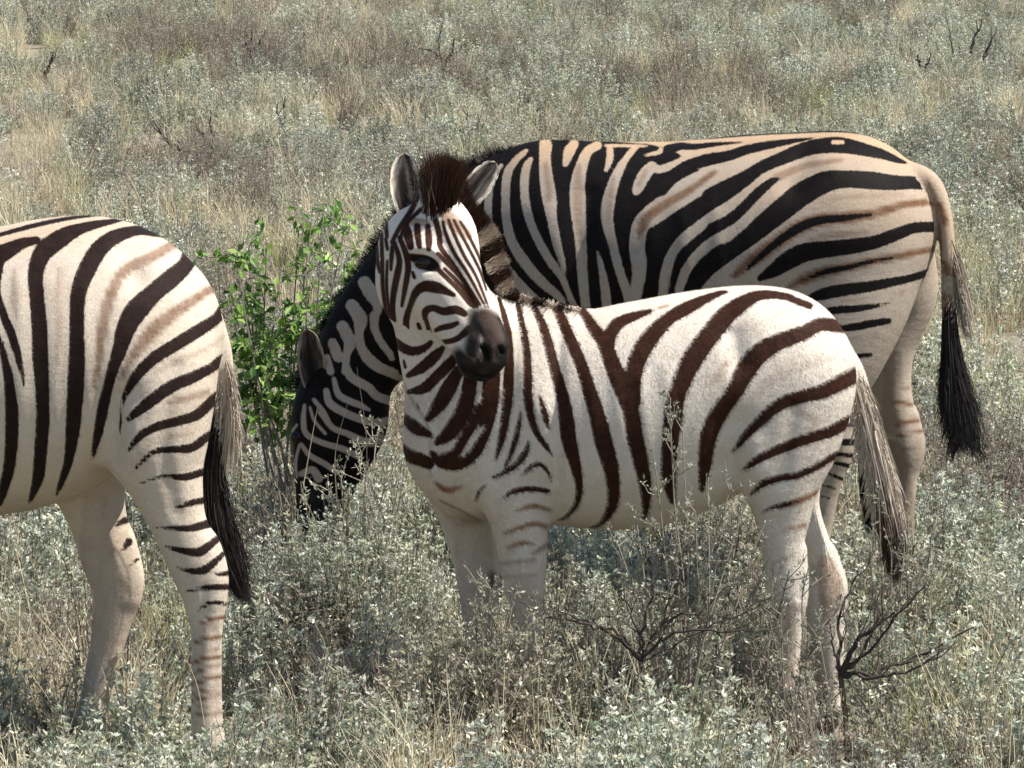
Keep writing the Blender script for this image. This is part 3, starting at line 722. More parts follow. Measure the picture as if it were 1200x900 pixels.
# ================================================================== the foal
mat_F = coat_material('coat_foal_white', (0.036, 0.0145, 0.0085), (0.74, 0.67, 0.58), (0.62, 0.45, 0.30), (0.28, 0.15, 0.08), 0.28)
G_ = (460, 330, 3); J_ = (740, 330, 3); S_ = (320, 160, 3); K_ = (480, 560, 3)
foal_body = [dict(o=G_, g=['body', 'chest', 'near', 'neck'], s=[
    d((375, 60, 14), (395, 130, 22), (410, 200, 24), (410, 300, 36), (405, 400, 38), (395, 480, 34), (380, 560, 26), (360, 630, 10)),
    d((440, 80, 16), (455, 150, 24), (470, 240, 28), (475, 330, 32), (475, 400, 34), (485, 470, 28), (505, 530, 22), (540, 580, 18), (560, 610, 6)),
    d((515, 400, 12), (530, 450, 22), (540, 490, 20), (546, 520, 6)),
    d((490, 75, 20), (525, 150, 32), (550, 230, 36), (570, 310, 40), (595, 400, 46), (610, 480, 54), (620, 560, 54), (640, 640, 42), (655, 720, 28), (645, 780, 22), (610, 825, 14), (580, 840, 5)),
    d((575, 90, 34), (610, 170, 40), (640, 240, 44), (665, 300, 44), (690, 380, 50), (715, 460, 56), (740, 560, 64), (765, 650, 56), (775, 740, 46), (765, 800, 36), (730, 850, 16), (690, 865, 5)),
    d((660, 95, 30), (710, 170, 44), (745, 220, 52), (775, 300, 60), (810, 380, 66), (835, 450, 60), (850, 540, 60), (870, 630, 56), (885, 700, 48), (890, 760, 36), (885, 830, 16)),
    d((905, 104, 16), (840, 125, 34), (790, 148, 44), (762, 190, 50), (760, 230, 40)),
    s(.8, (-100, 78, 0.1), (-90, 78, .1)),
    d((290, 770, 8), (305, 735, 12), (330, 710, 5)),
    d((448, 455, 8), (440, 520, 20), (420, 590, 20), (395, 650, 12)), d((480, 560, 10), (460, 610, 24), (420, 655, 20), (350, 690, 10)),
    d((450, 682, 6), (480, 655, 16), (515, 640, 18), (545, 670, 12), (556, 705, 5)), d((385, 765, 8), (420, 738, 18), (480, 727, 20), (545, 735, 18)),
    s(1, (435, 805, 8), (490, 787, 18), (550, 802, 14)), s(1, (390, 885, 8), (450, 862, 16), (500, 850, 18), (545, 862, 14)), ]),
    dict(o=G_, g=['neck', 'chest', 'body', 'near'], s=[
    d((-20, 190, 30), (50, 240, 34), (100, 240, 30), (135, 215, 20)), d((40, 278, 8), (45, 300, 14)),
    d((55, 330, 18), (100, 305, 38), (150, 262, 40), (175, 235, 20)), d((55, 388, 16), (110, 375, 38), (160, 330, 40), (200, 290, 40), (225, 260, 30)),
    d((125, 480, 26), (165, 430, 52), (200, 370, 54), (232, 315, 40)), d((155, 565, 26), (200, 530, 54), (240, 470, 60), (265, 400, 56), (275, 330, 50)),
    d((350, 330, 60), (340, 430, 64), (325, 520, 46), (290, 600, 40), (230, 640, 44), (170, 635, 38), (140, 605, 26)), d((305, 440, 28), (280, 500, 38), (245, 560, 34), (215, 605, 38), (175, 622, 40)),
    l((322, 505, 9), (285, 555, 14), (245, 610, 10)),
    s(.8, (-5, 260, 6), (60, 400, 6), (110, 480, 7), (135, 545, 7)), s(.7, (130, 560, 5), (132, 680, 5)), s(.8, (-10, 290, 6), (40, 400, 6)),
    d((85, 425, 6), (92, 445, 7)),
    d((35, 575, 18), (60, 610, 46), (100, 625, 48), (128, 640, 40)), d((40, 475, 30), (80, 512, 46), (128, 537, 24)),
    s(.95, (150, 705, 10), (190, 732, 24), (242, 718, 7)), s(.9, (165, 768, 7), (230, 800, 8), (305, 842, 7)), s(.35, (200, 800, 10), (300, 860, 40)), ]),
    dict(o=J_, g=['body', 'near', 'hind'], s=[
    d((332, 36, 12), (290, 48, 24), (200, 90, 46), (130, 130, 48), (70, 190, 62), (25, 260, 66), (5, 340, 58), (8, 420, 50)), s(.7, (95, 92, 10), (125, 85, 8)),
    e0((585, 70, 14), (530, 50, 26), (450, 48, 36), (390, 75, 54), (330, 120, 68), (280, 180, 72), (220, 260, 74), (180, 340, 70), (155, 410, 64), (145, 480, 68), (135, 560, 60), (130, 640, 58), (130, 700, 50), (140, 770, 26)),
    e0((715, 152, 20), (660, 150, 50), (600, 180, 54), (520, 210, 60), (450, 250, 72), (400, 310, 74), (365, 380, 62), (320, 440, 64), (280, 510, 64), (262, 580, 58), (255, 650, 48), (245, 730, 20)),
    s(.35, (335, 280, 16), (300, 330, 24), (270, 370, 10)), s(.22, (700, 270, 10), (560, 310, 40), (470, 360, 40), (420, 410, 20)),
    e0((800, 320, 26), (740, 350, 58), (670, 385, 52), (590, 405, 48), (520, 430, 46), (460, 480, 40), (410, 530, 32), (370, 580, 18), (350, 600, 6)),
    e0((760, 492, 20), (700, 525, 42), (620, 550, 40), (540, 580, 38), (470, 610, 34), (420, 640, 24), (388, 662, 8)),
    e0((690, 625, 10), (640, 655, 26), (580, 680, 26), (520, 690, 26), (460, 710, 26), (418, 748, 10)),
    s(1, (655, 735, 12), (610, 760, 22), (560, 778, 22), (520, 788, 14)), d((580, 770, 8), (540, 783, 18), (490, 795, 14), (458, 812, 5)),
    s(.8, (610, 853, 14), (570, 865, 16), (535, 874, 5)), s(.5, (570, 960, 12), (500, 990, 10)), s(.4, (560, 1150, 40), (540, 1500, 60)), s(.25, (560, 450, 20), (640, 500, 30), (500, 640, 20)), ]),
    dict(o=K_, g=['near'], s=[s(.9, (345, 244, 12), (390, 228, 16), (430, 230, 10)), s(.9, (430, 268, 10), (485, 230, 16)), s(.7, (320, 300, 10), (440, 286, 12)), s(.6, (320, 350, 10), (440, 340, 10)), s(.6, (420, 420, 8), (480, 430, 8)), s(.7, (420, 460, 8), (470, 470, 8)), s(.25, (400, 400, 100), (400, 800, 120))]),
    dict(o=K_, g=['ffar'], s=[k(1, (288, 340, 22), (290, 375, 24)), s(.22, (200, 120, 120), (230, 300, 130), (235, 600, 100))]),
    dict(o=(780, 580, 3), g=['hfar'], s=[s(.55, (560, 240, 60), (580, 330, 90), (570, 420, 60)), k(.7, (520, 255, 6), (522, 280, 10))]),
]
Q_ = (440, 160, 5.625)
foal_head = [dict(o=(430, 280, 5), g=['head'], s=[
    d((238, 575, 22.6), (230, 480, 33.4), (255, 390, 28), (290, 310, 44), (340, 278, 58), (400, 284, 62), (450, 302, 42), (508, 328, 20.6)),
    d((340, 465, 23.9), (346, 422, 38), (390, 405, 34), (450, 425, 42), (520, 415, 46), (575, 440, 33.4)), d((345, 470, 19.1), (365, 540, 20.6), (378, 610, 20.6)),
    d((405, 535, 20.6), (440, 520, 28), (490, 510, 30), (528, 494, 20.6)), d((440, 607, 23.9), (500, 596, 28), (550, 572, 34), (595, 530, 50)), d((300, 500, 15.8), (320, 550, 22.3), (338, 588, 20.6)),
    d((255, 105, 33.4), (320, 125, 60), (370, 148, 74), (412, 172, 34)), d((268, 195, 12.6), (278, 226, 15.8)),
    d((418, 180, 23.9), (480, 240, 24), (540, 300, 25.3), (600, 370, 30.7), (628, 398, 25.3)), d((455, 175, 14.2), (530, 250, 22.3), (600, 330, 23.9), (645, 395, 23.9)),
    d((415, 85, 17.4), (470, 140, 25.4), (560, 240, 20.6), (655, 385, 15.8)), d((408, -105, 19.2), (425, -30, 23.9), (432, 50, 25.4), (520, 170, 19.1), (665, 390, 12.6)), d((445, -100, 14.4), (462, -30, 17.4), (510, 80, 17.4), (600, 220, 15.8), (695, 400, 9.4)),
    d((478, -110, 13.2), (505, -40, 15.8), (570, 100, 15.8), (640, 220, 14.2), (712, 400, 9.4)), d((510, -110, 12), (545, -40, 14.2), (620, 100, 14.2), (668, 200, 12.6), (700, 300, 7.7)), d((548, -100, 10.8), (590, -30, 14.2), (650, 90, 12.6), (670, 150, 7.7)),
    d((52, -20, 15.8), (60, 120, 20.6), (75, 195, 12.6)), d((85, -30, 17.4), (90, 150, 19.1), (95, 300, 19.1), (120, 450, 17.4), (180, 550, 20.6), (238, 582, 25.4)),
    d((152, 20, 15.8), (145, 100, 22.3), (140, 180, 12.6)), d((160, 20, 20.6), (190, 120, 28), (180, 200, 34.8), (160, 300, 32), (150, 400, 28), (162, 505, 20.6)), d((190, -10, 20.6), (230, 90, 30.7), (242, 170, 30.7), (225, 280, 26.7), (205, 392, 12.6)),
    d((120, 130, 10.9), (115, 280, 14.2), (130, 420, 14.2), (150, 500, 14.2)), d((110, 0, 14.2), (120, 60, 14.2)),
    d((120, 460, 15.8), (170, 545, 23.9), (240, 588, 20.6), (345, 615, 23.9)),
    k(1, (690, 480, 160), (770, 570, 230), (780, 680, 270), (700, 780, 220)), k(1, (540, 680, 90), (580, 740, 140), (630, 800, 120)), k(1, (640, 440, 70), (630, 500, 90), (630, 580, 110), (620, 660, 120)),
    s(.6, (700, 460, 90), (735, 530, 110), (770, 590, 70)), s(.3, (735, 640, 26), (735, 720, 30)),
    ink(.95, (672, 636, 22), (700, 662, 34), (706, 705, 16)), ink(.8, (775, 635, 12), (786, 662, 18)), ink(.6, (610, 600, 26), (640, 620, 40), (650, 680, 20)), ink(.5, (610, 430, 50), (620, 520, 50)),
    ink(.9, (495, 690, 6), (580, 762, 8), (680, 806, 9), (760, 795, 8), (805, 735, 6)), ink(1, (272, 112, 26), (310, 128, 62), (350, 145, 82), (395, 162, 46), (418, 178, 14)), s(.5, (250, 90, 20), (330, 95, 20)), ]),
    dict(o=Q_, g=['head'], s=[d((198, 575, 34), (215, 650, 54), (232, 730, 36)), d((275, 590, 36.1), (280, 660, 38), (290, 726, 28)), d((345, 590, 28), (352, 680, 42), (352, 742, 25.3)),
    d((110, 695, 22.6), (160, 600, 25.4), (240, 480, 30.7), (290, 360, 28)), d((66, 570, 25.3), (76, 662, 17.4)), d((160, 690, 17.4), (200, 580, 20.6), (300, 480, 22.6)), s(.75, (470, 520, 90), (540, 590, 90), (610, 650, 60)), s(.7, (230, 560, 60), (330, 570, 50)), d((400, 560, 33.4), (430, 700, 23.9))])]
F_zebra = make_zebra(dict(
    Y=12.10, headfat=0.75, fur=260000, furlen=.010, headflow=(430, 220, 605, 455), vox=0.0062, yaw=R(4), px0=760, mat=mat_F, fine=(430, 170, 615, 460),
    chains=[
        ('body', 0.03, [(600, 440, 88, 0, .14), (640, 480, 124, 0, .18), (700, 491, 129, 0, .21), (760, 484, 132, 0, .225), (820, 464, 123, 0, .215), (868, 449, 114, 0, .20), (893, 442, 106, 0, .175), (902, 440, 98, 0, .16)]),
        ('near', 0.03, [(585, 480, 72, -.07, .10), (594, 530, 62, -.09, .09), (602, 570, 46, -.10, .075), (608, 605, 35, -.10, .06), (612, 645, 29, -.10, .048), (614, 692, 24, -.10, .042), (617, 730, 16, -.10, .030), (619, 780, 14, -.10, .028), (619, 822, 15.5, -.10, .031), (613, 847, 13, -.10, .027), (609, 868, 20, -.10, .042)]),
        ('ffar', 0.03, [(545, 500, 62, .05, .09), (545, 560, 48, .07, .08), (549, 600, 36, .08, .065), (556, 640, 29, .08, .05), (561, 690, 24, .08, .042), (560, 735, 17, .08, .030), (559, 785, 14, .08, .028), (558, 825, 15.5, .08, .031), (552, 848, 13, .08, .027), (548, 866, 20, .08, .042)]),
        ('chest', 0.04, [(580, 450, 85, 0, .13), (548, 490, 72, -.01, .13), (540, 525, 66, -.01, .125), (550, 560, 50, .0, .10)]),
        ('neck', 0.04, [(575, 455, 84, 0, .12), (548, 430, 76, -.01, .10), (527, 385, 64, -.03, .085), (510, 340, 56, -.04, .075), (497, 300, 50, -.04, .07)]),
        ('hind', 0.03, [(905, 435, 92, -.04, .13), (924, 452, 78, -.08, .11), (914, 505, 72, -.09, .10), (914, 560, 47, -.10, .075), (917, 600, 33, -.10, .055), (917, 642, 24, -.10, .045), (921, 688, 23, -.10, .038), (925, 730, 16, -.10, .029), (922, 780, 14, -.10, .027), (919, 825, 15.5, -.10, .03), (914, 850, 13, -.10, .027), (910, 873, 20, -.10, .042)]),
        ('hfar', 0.03, [(900, 450, 80, .06, .11), (915, 520, 55, .09, .09), (930, 590, 30, .10, .065), (953, 645, 22, .10, .05), (965, 688, 24, .10, .042), (968, 728, 22, .10, .036), (971, 765, 17, .10, .030), (972, 815, 14, .10, .028), (970, 838, 15.5, .10, .03), (965, 855, 13, .10, .027), (961, 872, 20, .10, .042)]),
        ('hind', 0.015, [(935, 645, 10, -.10, .022), (938, 684, 8.5, -.10, .022), (936, 706, 8, -.10, .022)]),
        ('hfar', 0.015, [(970, 648, 10, .10, .022), (983, 684, 9, .10, .022), (982, 704, 8, .10, .022)]),
        ('head', 0.02, [(497, 288, 50, -.05, .075), (506, 305, 52, -.08, .08), (518, 335, 46, -.11, .08), (534, 362, 38, -.14, .072), (548, 385, 32, -.17, .063), (559, 403, 31, -.19, .060), (566, 412, 31, -.20, .058)]),
        ('head', 0.02, [(482, 300, 40, -.025, .06), (484, 335, 43, -.04, .062), (500, 355, 38, -.07, .058)]),
        ('head', 0.012, [(512, 250, 30, -.05, .055), (530, 275, 29, -.09, .06), (548, 320, 17, -.14, .045), (561, 350, 14, -.17, .04), (572, 380, 16, -.20, .038), (581, 402, 16, -.22, .035)]),
        ('head', 0.010, [(484, 292, 12, -.135, .02), (497, 291, 13, -.150, .02), (510, 297, 11, -.155, .02)]),
        ('head', 0.012, [(556, 425, 20, -.19, .045), (565, 428, 19, -.20, .04)]),
        ('tail', 0.012, [(975, 400, 12, 0, .025), (998, 432, 13, .0, .026), (1012, 475, 11, .01, .022), (1026, 530, 9, .01, .018), (1038, 580, 5, .01, .012)]),
    ],
    paint=foal_body + foal_head,
    dents=[([(565, 407), (568, 411), (571, 420)], 3.0, .014), ([(586, 408), (588, 413)], 2.6, .012), ([(528, 418), (546, 433), (567, 442), (582, 439), (592, 428)], 2.2, .008),
           ([(577, 408), (578, 424)], 4.0, -.006), ([(560, 399), (556, 412), (562, 424)], 4.0, -.007), ([(536, 428), (550, 441)], 4.5, -.006), ([(520, 330), (545, 355), (566, 385)], 6.0, -.004), ([(500, 345), (525, 375), (540, 395)], 9, .006),
           ([(480, 296), (492, 290), (507, 293), (516, 303)], 3.0, -.006), ([(484, 304), (490, 313), (504, 317), (512, 312)], 3.0, .006), ([(462, 290), (470, 340), (490, 375)], 10, .004)],
    relief=[([(858, 500), (850, 540)], 20, .022), ([(858, 395), (866, 425)], 13, .014), ([(884, 368), (890, 376)], 16, -.008), ([(655, 390), (652, 470), (650, 560)], 9, .012), ([(612, 430), (628, 480)], 18, -.010), ([(585, 520), (575, 560)], 9, .008),
            ([(505, 440), (512, 500), (508, 545)], 6, .012), ([(878, 520), (884, 550)], 16, -.012), ([(930, 480), (915, 560)], 10, .006), ([(690, 440), (705, 560)], 7, -.003), ([(720, 440), (735, 560)], 7, -.003), ([(750, 440), (765, 560)], 7, -.003), ([(780, 430), (792, 540)], 7, -.003),
            ([(940, 660), (936, 700)], 4, .004), ([(612, 660), (612, 690)], 9, -.006)],
    ears=[dict(base=(478, 256, -.03), tip=(474, 179, .0), face=(.12, -1, .05), w=.037, cup=.4), dict(base=(535, 250, .03), tip=(581, 190, .08), face=(.25, -1, .2), w=.031, cup=.45)],
    eyes=[(497, 308, -.163, .0185)],
    manes=[dict(name='mane', line=[(514, 246, -.01, -.35, -1, 62), (520, 244, -.01, -.08, -1, 66), (530, 245, .0, .08, -1, 58), (540, 254, .02, .35, -.9, 32), (558, 285, .03, .8, -.6, 30), (572, 315, .03, .85, -.5, 26), (582, 340, .02, .85, -.6, 22), (605, 352, .01, .6, -.8, 9), (680, 368, 0, .3, -1, 3)],
                n=14000, thick=.013, w=.0021, fan=.13, lat=.016, cl=(.66, .59, .50), cd=(.026, .012, .008), tip=(.032, .015, .010), tipl=(.30, .23, .18), light=lambda t: math.sin(t * 46 + .6) > .15 and t > .22),
           dict(name='forelock', line=[(503, 256, -.07, .02, -1, 62), (509, 262, -.09, -.02, -1, 70), (515, 260, -.09, .08, -1, 76), (523, 254, -.08, .25, -.95, 66)],
                n=6500, spread=8, thick=.012, w=.0021, fan=.11, lat=.016, cl=(.5, .42, .35), cd=(.024, .011, .008), tip=(.045, .02, .012), light=lambda t: t < .22 and rng.random() < .75)],
    tails=[dict(locks=[
        ([(1000, 425, 0, 5), (1015, 475, .0, 10), (1028, 530, 0, 13), (1040, 590, 0, 15), (1048, 640, 0, 15)], 3000, (0, .6), (.25, 1), (.55, .47, .38), (.50, .42, .34), .0032),
        ([(1008, 470, .03, 5), (1015, 530, .03, 9), (1018, 580, .03, 9), (1022, 630, .03, 7)], 700, (0, .5), (.6, 1), (.018, .013, .012), (.02, .016, .015), .0032),
        ([(1032, 560, 0, 9), (1042, 610, 0, 14), (1047, 650, 0, 12), (1050, 685, 0, 6)], 900, (0, .5), (.6, 1), (.12, .08, .065), (.07, .045, .04), .003)],
        fluff=[([(990, 425, 0, 12), (1008, 460, 0, 12), (1026, 530, 0, 13), (1040, 590, 0, 14)], 2600, 24, (.5, .42, .33), (.62, .55, .46))])],
))
tag(F_zebra, 'fluffy young zebra with brown stripes standing in front, turning its face to the camera', 'zebra', 'zebras grazing together')

# ================================================================== ground
def ground():
    n = 160
    xs = np.sign(np.linspace(-1, 1, n)) * np.abs(np.linspace(-1, 1, n)) ** 3 * 900
    V = []
    for y in xs:
        for x in xs:
            X_, Y_ = x, y + 20
            dd = math.hypot(X_, Y_ - 12)
            z = -0.01 + 0.02 * mnoise.noise(Vector((X_ * .4, Y_ * .4, 0)))
            z *= 1 if dd < 60 else 1
            V.append((X_, Y_, z))
    F = [(j * n + i, j * n + i + 1, (j + 1) * n + i + 1, (j + 1) * n + i) for j in range(n - 1) for i in range(n - 1)]
    m, nt, b = new_mat('sandy_soil')
    tc = N(nt, 'ShaderNodeTexCoord').outputs['Object']
    c = mixc(nt, ramp01(nt, noisen(nt, tc, 1.3, 6, .65), .35, .7), (0.24, 0.205, 0.155), (0.42, 0.36, 0.27))
    c = mixc(nt, ramp01(nt, noisen(nt, tc, 30, 5, .7), .45, .75), c, (0.30, 0.26, 0.19))
    nt.links.new(c, b.inputs['Base Color']); b.inputs['Roughness'].default_value = .95
    bp = N(nt, 'ShaderNodeBump'); bp.inputs['Strength'].default_value = 1; bp.inputs['Distance'].default_value = .03
    nt.links.new(noisen(nt, tc, 25, 8, .7), bp.inputs['Height']); nt.links.new(bp.outputs[0], b.inputs['Normal'])
    o = build_mesh('ground', V, F, m, (0, 0, 0))
    o['kind'] = 'structure'
ground()

# ================================================================== plants
def plant_mat(name, trans=0.25, rough=0.5, spec=0.4, varamt=0.25):
    m, nt, b = new_mat(name)
    a = attr(nt, 'tone')
    oi = N(nt, 'ShaderNodeObjectInfo')
    hv = N(nt, 'ShaderNodeHueSaturation')
    nt.links.new(a.outputs['Color'], hv.inputs['Color'])
    nt.links.new(mathn(nt, 'MULTIPLY_ADD', oi.outputs['Random'], varamt * 2, 1 - varamt), hv.inputs['Value'])
    nt.links.new(hv.outputs[0], b.inputs['Base Color'])
    b.inputs['Roughness'].default_value = rough
    b.inputs['Specular IOR Level'].default_value = spec
    if trans > 0:
        tr = N(nt, 'ShaderNodeBsdfTranslucent'); nt.links.new(hv.outputs[0], tr.inputs['Color'])
        mx = N(nt, 'ShaderNodeMixShader'); mx.inputs[0].default_value = trans
        out = [n for n in nt.nodes if n.type == 'OUTPUT_MATERIAL'][0]
        nt.links.new(b.outputs[0], mx.inputs[1]); nt.links.new(tr.outputs[0], mx.inputs[2]); nt.links.new(mx.outputs[0], out.inputs['Surface'])
    return m
M_SILVER = plant_mat('silver_leaf', .32, .42, .55)
M_GRASS = plant_mat('dry_grass_blade', .3, .55, .3)
M_TWIG = plant_mat('twig_bark', 0, .8, .2)
M_GREEN = plant_mat('green_leaf', .3, .35, .5)

class PM:
    """collects leaf and stem geometry of one plant"""
    def __init__(self): self.V = []; self.F = []; self.C = []; self.M = []
    def leaf(self, p, d_, n_, ln, wd, col, mat=0):
        d_ = d_ / (np.linalg.norm(d_) + 1e-9); sd2 = np.cross(d_, n_); q = np.linalg.norm(sd2)
        if q < 1e-6: return
        sd2 /= q; o = len(self.V)
        nn = np.cross(sd2, d_)
        self.V += [p, p + d_ * ln * .45 + sd2 * wd * .5 + nn * wd * .12, p + d_ * ln, p + d_ * ln * .45 - sd2 * wd * .5 + nn * wd * .12]
        self.F += [(o, o + 1, o + 2), (o, o + 2, o + 3)]; self.M += [mat, mat]; self.C += [col] * 4
    def blade(self, pts, wd, c0, c1, mat=0):
        pts = np.asarray(pts); n = len(pts); o = len(self.V)
        s2 = np.cross(pts[-1] - pts[0], rng.normal(size=3)); s2 /= np.linalg.norm(s2) + 1e-9
        for i, p in enumerate(pts):
            t = i / (n - 1); ww = wd * .5 * (1 - .8 * t); c = np.array(c0) * (1 - t) + np.array(c1) * t
            self.V += [p - s2 * ww, p + s2 * ww]; self.C += [c, c]
        for i in range(n - 1):
            a = o + 2 * i; self.F.append((a, a + 1, a + 3, a + 2)); self.M.append(mat)
    def tube(self, pts, r0, r1, col, mat=1, sides=3):
        pts = np.asarray(pts); n = len(pts); o = len(self.V)
        for i, p in enumerate(pts):
            t = i / (n - 1); r = r0 + (r1 - r0) * t
            dd = pts[min(i + 1, n - 1)] - pts[max(i - 1, 0)]; dd = dd / (np.linalg.norm(dd) + 1e-9)
            a = np.cross(dd, [0.3, 0.9, 0.1]); a /= np.linalg.norm(a) + 1e-9; b_ = np.cross(dd, a)
            for j in range(sides):
                th = 2 * math.pi * j / sides
                self.V.append(p + (a * math.cos(th) + b_ * math.sin(th)) * r); self.C.append(np.array(col))
        for i in range(n - 1):
            for j in range(sides):
                k2 = (j + 1) % sides
                self.F.append((o + i * sides + j, o + i * sides + k2, o + (i + 1) * sides + k2, o + (i + 1) * sides + j)); self.M.append(mat)
    def mesh(self, name, mats):
        me = bpy.data.meshes.new(name)
        me.from_pydata([tuple(map(float, v)) for v in self.V], [], self.F)
        a = me.attributes.new('tone', 'FLOAT_COLOR', 'POINT')
        c = np.ones((len(self.V), 4), np.float32); c[:, :3] = np.clip(np.array(self.C), 0, 1); a.data.foreach_set('color', c.ravel())
        for m_ in mats: me.materials.append(m_)
        me.polygons.foreach_set('material_index', self.M)
        return me

def rv(s_=1.0): return rng.normal(0, s_, 3)

def silver_plant(H, W, stems, leaves, palette, ls=1.0, twiggy=0.0, flower=0.12):
    pm = PM()
    for i in range(stems):
        az = rng.uniform(0, 2 * math.pi); lean = W * math.sqrt(rng.random()); hh = H * (0.45 + .6 * rng.random()) * (1 - .35 * (lean / W) ** 2)
        base = np.array([math.cos(az), math.sin(az), 0]) * lean * .35
        top = np.array([math.cos(az) * lean, math.sin(az) * lean, hh]) + rv(.015)
        mid = (base + top) / 2 + np.array([0, 0, hh * -.08]) + rv(.02)
        pts = catmull([base, mid, top], 3)
        pm.tube(pts, .0025, .0010, np.array((.26, .22, .18)) * rng.uniform(.6, 1.3), 1)
        cb = np.array(palette[rng.integers(len(palette))]) * rng.uniform(.8, 1.2)
        for j in range(leaves):
            t = 0.1 + .9 * rng.random() ** .75
            f = t * (len(pts) - 1); i0 = min(int(f), len(pts) - 2); p = pts[i0] + (pts[i0 + 1] - pts[i0]) * (f - i0) + rv(.006)
            dd = rv(.7) + np.array([0, 0, .75]) + np.array([math.cos(az), math.sin(az), 0]) * .2
            pm.leaf(p, dd, rv(), ls * rng.uniform(.011, .022), ls * rng.uniform(.005, .0095), cb * rng.uniform(.7, 1.3))
            if rng.random() < flower * .3:
                pm.leaf(p + rv(.004), dd, rv(), ls * .010, ls * .008, np.array((.72, .72, .66)) * rng.uniform(.75, 1.1))
        for q in range(7):
            aa = rng.uniform(0, 6.28); pm.leaf(top + rv(.003), np.array([math.cos(aa), math.sin(aa), .5]), np.array([0, 0, 1]) + rv(.2), ls * rng.uniform(.012, .02), ls * rng.uniform(.006, .009), cb * rng.uniform(.75, 1.15))
        if rng.random() < flower:
            for q in range(5):
                pm.leaf(top + rv(.005), rv() + np.array([0, 0, 1]), rv(), .012, .007, np.array((.68, .67, .60)) * rng.uniform(.8, 1.1))
        for q in range(int(twiggy * 4)):
            f0 = pts[rng.integers(2, len(pts))]
            pm.blade([f0, f0 + rv(.03) + np.array([0, 0, .03])], .002, (.14, .11, .09), (.2, .16, .13), 1)
    return pm

def grass_tuft(H, W, n, c0, c1, wd=.0035, lean=.5, seed=0.15):
    pm = PM()
    for i in range(n):
        az = rng.uniform(0, 2 * math.pi); r = W * math.sqrt(rng.random()); b_ = np.array([math.cos(az) * r, math.sin(az) * r, 0])
        hh = H * rng.uniform(.45, 1.1); ln = rng.uniform(0, lean) * hh; a2 = az + rng.normal(0, .9)
        o = np.array([math.cos(a2), math.sin(a2), 0])
        pts = [b_, b_ + o * ln * .25 + np.array([0, 0, hh * .55]), b_ + o * ln + np.array([0, 0, hh * (1 - .25 * rng.random())])]
        v = rng.uniform(.65, 1.3)
        pm.blade(catmull(pts, 2), wd * rng.uniform(.6, 1.2), np.array(c0) * v, np.array(c1) * v)
        if rng.random() < seed:
            for q in range(4): pm.leaf(pts[-1] + rv(.006) - np.array([0, 0, .012 * q]), rv(.4) + np.array([0, 0, 1]), rv(), .014, .004, np.array(c1) * v * 1.1)
    return pm

SIL = [(.50, .525, .42), (.41, .455, .345), (.64, .65, .54), (.50, .50, .345), (.29, .34, .235), (.56, .575, .475)]
OLV = [(.37, .36, .25), (.42, .39, .29), (.31, .33, .21), (.45, .42, .32)]
BRN = [(.34, .29, .22), (.39, .345, .265), (.29, .25, .19), (.40, .375, .27)]

protos = {}
def proto_coll(name, pms, mats):
    c = bpy.data.collections.new(name + '_kinds')
    for i, pm in enumerate(pms):
        o = bpy.data.objects.new(name + '_kind', pm.mesh(name, mats)); c.objects.link(o)
    protos[name] = (c, len(pms))
proto_coll('silver', [silver_plant(rng.uniform(.24, .36), rng.uniform(.13, .2), 44, 48, SIL, .97) for i in range(7)], [M_SILVER, M_TWIG])
proto_coll('tall', [silver_plant(rng.uniform(.46, .54), rng.uniform(.15, .2), 70, 56, SIL, .8) for i in range(3)], [M_SILVER, M_TWIG])
proto_coll('olive', [silver_plant(rng.uniform(.24, .36), rng.uniform(.12, .2), 42, 34, OLV, .8, .7, .05) for i in range(4)], [M_SILVER, M_TWIG])
proto_coll('brown', [silver_plant(rng.uniform(.26, .36), rng.uniform(.14, .2), 46, 14, BRN, .8, 2.0, .03) for i in range(4)], [M_SILVER, M_TWIG])
proto_coll('straw', [grass_tuft(rng.uniform(.26, .4), .09, 70, (.50, .43, .27), (.80, .71, .50)) for i in range(5)], [M_GRASS, M_TWIG])
proto_coll('green', [grass_tuft(rng.uniform(.2, .34), .09, 80, (.27, .33, .12), (.58, .56, .30), .004) for i in range(4)], [M_GRASS, M_TWIG])

